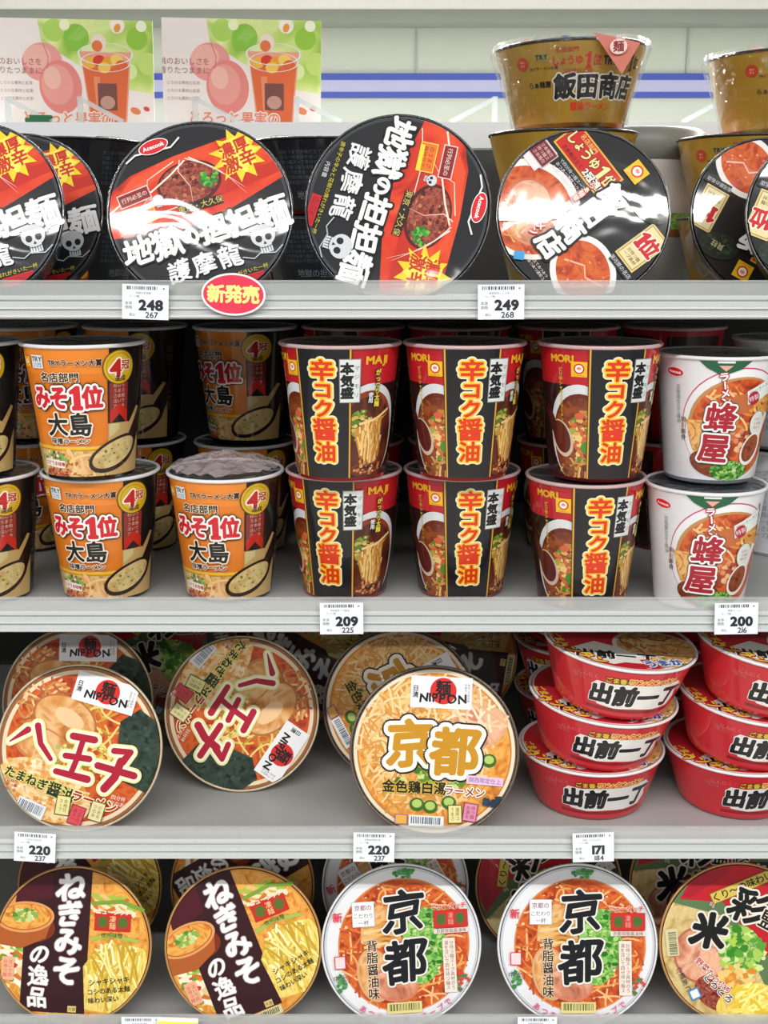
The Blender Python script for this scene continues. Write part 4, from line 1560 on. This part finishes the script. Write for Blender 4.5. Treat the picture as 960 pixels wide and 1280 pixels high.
for k in range(3):
    o = stand('iida', (705, 700, 711)[k], 1.05, gl[k], ('lowest gold bowl of the stack behind the black soy lid', 'second gold bowl of the stack behind the black soy lid', 'gold bowl on top of the middle stack, its name facing forward')[k], Gg, (0, 10, -10)[k], (0, 0, -1.2)[k])
    o2 = stand('iida', (928, 930, 970)[k], 1.095, gl[k], ('lowest gold bowl of the right-hand stack', 'second gold bowl of the right-hand stack, its rim left of the one above', 'gold bowl on top of the right-hand stack, cut by the frame')[k], Gg, (0, -20, -2)[k], (0, 0, -1)[k])
    if k == 2:
        tops = (o, o2)
# film over the two top gold bowls
def film_material():
    m = bpy.data.materials.new('shrink_film')
    m.use_nodes = True
    nt = m.node_tree
    nt.nodes.remove(nt.nodes['Principled BSDF'])
    tr = nt.nodes.new('ShaderNodeBsdfTransparent')
    gl = nt.nodes.new('ShaderNodeBsdfGlossy')
    gl.inputs['Roughness'].default_value = .07
    mx = nt.nodes.new('ShaderNodeMixShader')
    lw = nt.nodes.new('ShaderNodeLayerWeight')
    lw.inputs['Blend'].default_value = .15
    mp = nt.nodes.new('ShaderNodeMapRange')
    mp.inputs['To Min'].default_value = .03
    mp.inputs['To Max'].default_value = .5
    tc = nt.nodes.new('ShaderNodeTexCoord')
    no = nt.nodes.new('ShaderNodeTexNoise')
    no.inputs['Scale'].default_value = 45
    no.inputs['Distortion'].default_value = 1.5
    b = nt.nodes.new('ShaderNodeBump')
    b.inputs['Strength'].default_value = .35
    b.inputs['Distance'].default_value = .02
    nt.links.new(tc.outputs['Object'], no.inputs['Vector'])
    nt.links.new(no.outputs['Fac'], b.inputs['Height'])
    nt.links.new(b.outputs['Normal'], gl.inputs['Normal'])
    nt.links.new(lw.outputs['Facing'], mp.inputs['Value'])
    nt.links.new(mp.outputs['Result'], mx.inputs[0])
    nt.links.new(tr.outputs[0], mx.inputs[1])
    nt.links.new(gl.outputs[0], mx.inputs[2])
    nt.links.new(mx.outputs[0], nt.nodes['Material Output'].inputs['Surface'])
    return m


fm = film_material()


def wrap(root, flap):
    _, r, r2, h = spec('iida')
    V, F = lathe([(r2 * .9, -.0003), (r2 + .003, .004), (r2 + .006, h * .3), (r + .0025, h - .004), (r + .001, h + .003), (r * .6, h + .002)], 64)
    rng = random.Random(5)
    V = [(x + rng.uniform(-.0006, .0006), y + rng.uniform(-.0006, .0006), z) for x, y, z in V]
    obj('wrap_film', mesh_from('wrap_film', V, F, [fm], smooth=True), root)
    if flap:
        pts = [(-.004, .003), (.036, -.007), (.021, -.031)]
        fr = [(r * math.sin(R(24)) + p[0] * .95 - .004, -r * math.cos(R(24)) - .003 - (.004 if i == 2 else 0), h + p[1]) for i, p in enumerate(pts)]
        V = fr + [(x, y + .0006, z) for x, y, z in fr]
        F = [(0, 1, 2), (5, 4, 3), (0, 3, 4, 1), (1, 4, 5, 2), (2, 5, 3, 0)]
        f = obj('film_flap', mesh_from('film_flap', V, F, [ink('#d07868')]), root)
        cx, cz = sum(v[0] for v in fr) / 3, sum(v[2] for v in fr) / 3
        A = Art()
        A.ell(0, .002, .007, .006, '#f0d8d0', n=18)
        A.text('麺', 0, .002, .009, '#8c2420', bold=.03)
        A.text('特製', .002, .0095, .004, '#fbe8e0')
        def fn(W, o):
            return np.stack([cx + W[:, 0], np.full(len(W), min(v[1] for v in fr) - .0005 - o), cz + W[:, 1]], 1)
        W, T, MI, mats = A.build('flap_print', fn, 1.5e-5)
        obj('flap_print', mesh_from('flap_print', W, T, mats, MI), f)


wrap(tops[0], True)
wrap(tops[1], False)
Gb = 'black bowls stacked behind the tilted lids'
for px, t in ((95, 'left of the red-topped bowl'), (405, 'between the two tantan lids')):
    for k in range(2):
        stand('jigoku', px, 1.14, S1 + .0005 + k * .0715, ('lower' if k == 0 else 'upper') + ' black bowl of the stack ' + t, Gb, px * .3)

# ------------------------------------------------------------------ cup shelf
CH = .1085
YF = D0 + .051
Go = 'orange miso cups'
z0, z1 = S2 + .0003, S2 + CH + .0012
stand('orange', 128, YF + .03, z0, 'lower orange miso cup of the front stack left of centre gap', Go, -3, pz=S2 + .08)
stand('orange', 108, YF + .008, z1, 'upper orange miso cup of the front left stack, whole front in view', Go, 0, pz=z1 + .06)
stand('orange', 283, YF + .028, z0, 'lower orange miso cup with crumpled clear film on its lid', Go, -10, pz=S2 + .08)
stand('orange', -23, YF + .022, z0, 'lower orange miso cup cut by the left frame edge', Go, -6, pz=S2 + .08)
stand('orange', -46, YF + .01, z1, 'upper orange miso cup cut by the left frame edge', Go, -2, pz=z1 + .06)
YB = YF + .185
Gob = 'orange miso cups in the back row'
for k, z in ((0, z0), (1, z1)):
    w_ = ('lower', 'upper')[k]
    stand('orange', 37, YB, z, w_ + ' back-row orange cup hidden behind the left front stack', Gob, 12, pz=z + .06)
    stand('orange', 172, YB, z, w_ + ' back-row orange cup right of the left front stack', Gob, -34 if k else -8, pz=z + .06)
    stand('orange', 308, YB - .01, z, w_ + ' back-row orange cup beside the red cups, badge forward', Gob, -30 if k else -6, pz=z + .06)
# crumpled film on the free lid
root = [o for o in C.objects if o.get('label', '').startswith('lower orange miso cup with crumpled')][0]
rng = random.Random(11)
V, F = [], []
nn = 15
for i in range(nn):
    for j in range(nn):
        x, y = (i / (nn - 1) - .5) * 2, (j / (nn - 1) - .5) * 2
        rr = max(abs(x), abs(y))
        d = math.hypot(x, y) or 1
        X, Yy = x / d * rr * .046, y / d * rr * .046
        V.append((X, Yy, CH + .001 + .012 * (1 - rr) + rng.uniform(0, .004)))
for i in range(nn - 1):
    for j in range(nn - 1):
        F.append((i * nn + j, (i + 1) * nn + j, (i + 1) * nn + j + 1, i * nn + j + 1))
fo = obj('wrap_film', mesh_from('wrap_film', V, F, [clear('loose_film', '#c8b8b8', .55, .12, .3, 60)], smooth=False), root)

Gr = 'red soy cups'
stand('red', 430, YF + .034, z0, 'lower red soy cup above the 209 price tag', Gr, -15, pz=S2 + .09)
stand('red', 426, YF + .004, z1, 'upper red soy cup of the left red stack', Gr, -15, pz=z1 + .07)
stand('red', 577, YF + .034, z0, 'lower red soy cup of the middle red stack', Gr, 6, pz=S2 + .09)
stand('red', 580, YF + .004, z1, 'upper red soy cup of the middle red stack', Gr, 4, pz=z1 + .07)
stand('red', 731, YF + .008, z0, 'lower red soy cup of the right red stack', Gr, 6, pz=S2 + .09)
stand('red', 747, YF + .0, z1, 'upper red soy cup of the right red stack', Gr, 8, pz=z1 + .07)
Grb = 'red soy cups in the back row'
for k, z in ((0, z0), (1, z1)):
    w_ = ('lower', 'upper')[k]
    for px, yw, t in ((442, -20, 'left'), (573, 20, 'middle'), (707, -10, 'right')):
        stand('red', px, YB - .005, z, w_ + ' back-row red cup behind the ' + t + ' red stack', Grb, yw, pz=z + .06)
    stand('red', 839, YB, z, w_ + ' back-row red cup between the red and white stacks', Grb, 150, pz=z + .06)
Gw = 'white ramen cups'
stand('white', 881, YF + .002, z0, 'lower white ramen cup left of the 200 price tag', Gw, -2, pz=S2 + .09)
stand('white', 893, YF + .018, z1 - .005, 'upper white ramen cup of the right-hand stack', Gw, 0, pz=z1 + .07)
for k, z in ((0, z0), (1, z1)):
    stand('white', 978, YB - .02, z - .005 * k, ('lower', 'upper')[k] + ' white cup in the back row at the right frame edge', 'white cups in the back row', 60, pz=z + .06)

# ------------------------------------------------------------------ third shelf
Gh = 'onion ramen bowls'
lay('hachioji', 99, S3, D0 + .046, -13, 'onion soy ramen lid at the far left front of the third shelf', Gh)
lay('hachioji', 97, S3, D0 + .145, 2, 'dim bowl lid rising behind the left onion ramen lid', Gh)
lay('hachioji', 302, S3, D0 + .118, -121, 'onion soy ramen lid turned upside down, alone near mid-shelf', Gh)
Gk = 'golden Kyoto ramen bowls'
lay('kyotogold', 543, S3, D0 + .038, -3, 'golden Kyoto ramen lid in front, title facing forward', Gk)
lay('kyotogold', 500, S3, D0 + .135, -61, 'golden Kyoto ramen lid half hidden behind the front one', Gk)
Gd = 'red wonton bowls'
dh = .0535
base = S3 + .0004
for k in range(3):
    t = ('bottom', 'middle', 'top')[k]
    stand('demae', (738, 746, 766)[k], D0 + (.095, .082, .066)[k], base + (0, dh + .003, 2 * dh + .0045)[k], t + ' red wonton bowl of the left red stack', Gd, (6, 8, 8)[k], (0, 5, 5.5)[k], (0, 3, 3)[k], base + k * dh + .04)
    stand('demae', (920, 932, 957)[k], D0 + (.095, .082, .066)[k], base + (0, dh + .003, 2 * dh + .0045)[k], t + ' red wonton bowl of the right red stack', Gd, (14, 10, 8)[k], (0, 5, 5.5)[k], (0, 3, 3)[k], base + k * dh + .04)
for k in range(3):
    t = ('bottom', 'middle', 'top')[k]
    stand('demae', 722, D0 + .235, base + k * dh, t + ' red wonton bowl in the shaded stack behind the left one', 'red wonton bowls behind', -30, pz=base + k * dh + .03)
    stand('demae', 886, D0 + .245, base + k * dh, t + ' red wonton bowl in the shaded stack between the two front ones', 'red wonton bowls behind', 20, pz=base + k * dh + .03)
Gk2 = 'shaded bowls at the back of the third shelf'
lay('saimai', 215, S3, D0 + .27, 30, 'shaded red lid deep behind the two onion ramen lids', Gk2)
lay('negi', 387, S3, D0 + .27, 60, 'shaded brown lid deep behind the gap beside the Kyoto lids', Gk2)
lay('negi', 564, S3, D0 + .27, 80, 'shaded brown lid deep behind the front Kyoto lid', Gk2)

# ------------------------------------------------------------------ lowest shelf
Gn = 'leek miso bowls'
lay('negi', 91, S4, D0 + .030, -3, 'leek miso lid at the left front of the lowest shelf, upright', Gn)
lay('negi', 304, S4, D0 + .030, 22, 'leek miso lid leaning to the left, beside the yellow tag', Gn)
Gq = 'white-rimmed Kyoto ramen bowls'
lay('kyotowhite', 502, S4, D0 + .030, 2, 'white-rimmed Kyoto ramen lid left of its twin, glossy streak at right', Gq, 3)
lay('kyotowhite', 722, S4, D0 + .030, 0, 'white-rimmed Kyoto ramen lid beneath the 171 price tag', Gq)
lay('saimai', 924, S4, D0 + .032, 0, 'red and green ramen lid at the right end of the lowest shelf', 'red and green ramen bowls')
Gz = 'back-row bowls on the lowest shelf'
for k, px, rl, t in (('negi', 112, 40, 'shaded leek miso lid behind the left front one'), ('negi', 303, -60, 'shaded leek miso lid behind the leaning front one'),
                     ('kyotowhite', 494, 30, 'shaded white-rimmed lid behind the left Kyoto lid'), ('saimai', 686, 60, 'shaded red lid with black writing between the two Kyoto lids'),
                     ('saimai', 878, 20, 'shaded red lid left of the front red and green one'), ('saimai', 1070, -20, 'shaded red lid behind the front red and green one, at the frame edge')):
    lay(k, px, S4, D0 + .125, rl, t, Gz)


# ------------------------------------------------------------------ price tags
def price_tag(px, S, top, num, sub, label, rot=0, w=.0345, h=.0255, dx=0):
    A = Art()
    A.rect(0, h / 2, w, h, '#eef3fa')
    rng = random.Random(px)
    x = -w * .40
    while x < w * .28:
        b = w * rng.choice((.012, .02, .03))
        A.rect(x, h * .90, b, h * .10, '#343c48', 0, .05)
        x += b + w * rng.choice((.014, .022))
    A.poly([(w * .38, h * .92), (w * .43, h * .90), (w * .38, h * .86)], '#343c48')
    A.text(top, -w * .04, h * .755, h * .075, '#5c6470')
    A.text('カップ麺', -w * .24, h * .655, h * .075, '#5c6470')
    A.text('本体', -w * .36, h * .46, h * .11, '#3c444e')
    A.text('価格', -w * .36, h * .34, h * .11, '#3c444e')
    A.text(num, w * .12, h * .41, h * .40, '#262b33', bold=.055, sx=1.1, sp=1.02)
    A.text('税込', -w * .28, h * .13, h * .09, '#5c6470')
    A.text(sub, w * .14, h * .13, h * .235, '#30363f', bold=.02, sx=1.05)
    me = flat_art(A, 'price_tag', w, h, .0006, plain('tag_paper', '#eef2f8', .5))
    o = obj('price_tag', me)
    z = S - .0098 + (.005 if S == S4 else 0)
    o.location = (X_of(px, D0 - .006, z + h / 2), D0 - .0045, z)
    o.rotation_euler = (R(-6), R(rot), 0)
    tag(o, label, 'price tag', 'shelf price tags')


price_tag(180, S1, '地獄の担担麺', '248', '267', 'white price tag reading 248 on the top price rail', 2)
price_tag(627, S1, '飯田商店しょうゆ', '249', '268', 'white price tag reading 249 on the top price rail', -.5)
price_tag(427, S2, '本気盛辛コク醤油', '209', '225', 'white price tag reading 209 on the cup shelf rail', -.5)
price_tag(922, S2, '蜂屋ラーメン', '200', '216', 'white price tag reading 200 at the right end of the cup shelf', -1)
price_tag(41, S3, '八王子たまねぎ', '220', '237', 'white price tag reading 220 at the left end of the third shelf', 4)
price_tag(467, S3, '京都金色鶏白湯', '220', '237', 'white price tag reading 220 under the golden Kyoto lid', 1)
price_tag(743, S3, '出前一丁どんぶり', '171', '184', 'white price tag reading 171 under the left red bowl stack', -2)
price_tag(176, S4, 'ねぎみその逸品', '', '', 'white price tag at the bottom edge left of the yellow tag', 0)
price_tag(672, S4, '京都背脂醤油味', '', '', 'white price tag at the bottom edge under the right Kyoto lid', 0)

# yellow shelf tag at the bottom edge
A = Art()
A.rect(0, .012, .036, .024, '#f2f2ea')
A.rect(0, .0105, .036, .019, '#f0ee4c')
me = flat_art(A, 'promo_tag', .036, .024, .0006, plain('tag_paper', '#eef2f8', .5))
o = obj('promo_tag', me)
o.location = (X_of(221, D0 - .01, S4), D0 - .0075, S4 - .0015)
o.rotation_euler = (R(-6), R(2), 0)
tag(o, 'bright yellow tag at the bottom edge below the leaning leek lid', 'promo tag')

# red oval promo tag
n = 56
a_, b_ = .0238, .0155
V = [(a_ * math.cos(2 * math.pi * i / n), y, b_ * math.sin(2 * math.pi * i / n)) for y in (-.0005, .0005) for i in range(n)]
F = [tuple(range(n)), tuple(range(2 * n - 1, n - 1, -1))] + [(i, n + i, n + (i + 1) % n, (i + 1) % n) for i in range(n)]
A = Art()
A.ell(0, 0, a_ * .985, b_ * .98, '#fbf2f0', n=48)
A.ell(0, 0, a_ * .94, b_ * .91, '#e43c58', n=48)
A.text('新発売', 0, 0, .0135, '#fbf490', bold=.045, sx=.98, sp=.98)
W, T, MI, mats = A.build('promo_print', lambda V_, o_: np.stack([V_[:, 0], np.full(len(V_), -.0005 - o_), V_[:, 1]], 1), 1.5e-5, None, 2e-5)
tri = []
for f in F:
    for i in range(1, len(f) - 1):
        tri.append((f[0], f[i], f[i + 1]))
mats = mats + [plain('tag_paper', '#eef2f8', .5)]
me = mesh_from('promo_tag', np.concatenate([W, np.array(V)]), np.concatenate([T, np.array(tri) + len(W)]), mats, np.concatenate([MI, np.full(len(tri), len(mats) - 1)]))
o = obj('promo_tag', me)
zt = Z_of(368, D0 - .004)
o.location = (X_of(292, D0 - .004, zt), D0 - .0045, zt)
o.rotation_euler = (R(-3), R(2), 0)
tag(o, 'red oval promo tag with yellow writing on the top price rail', 'promo tag')

bpy.data.objects.remove(_to)
bpy.data.curves.remove(_tc)
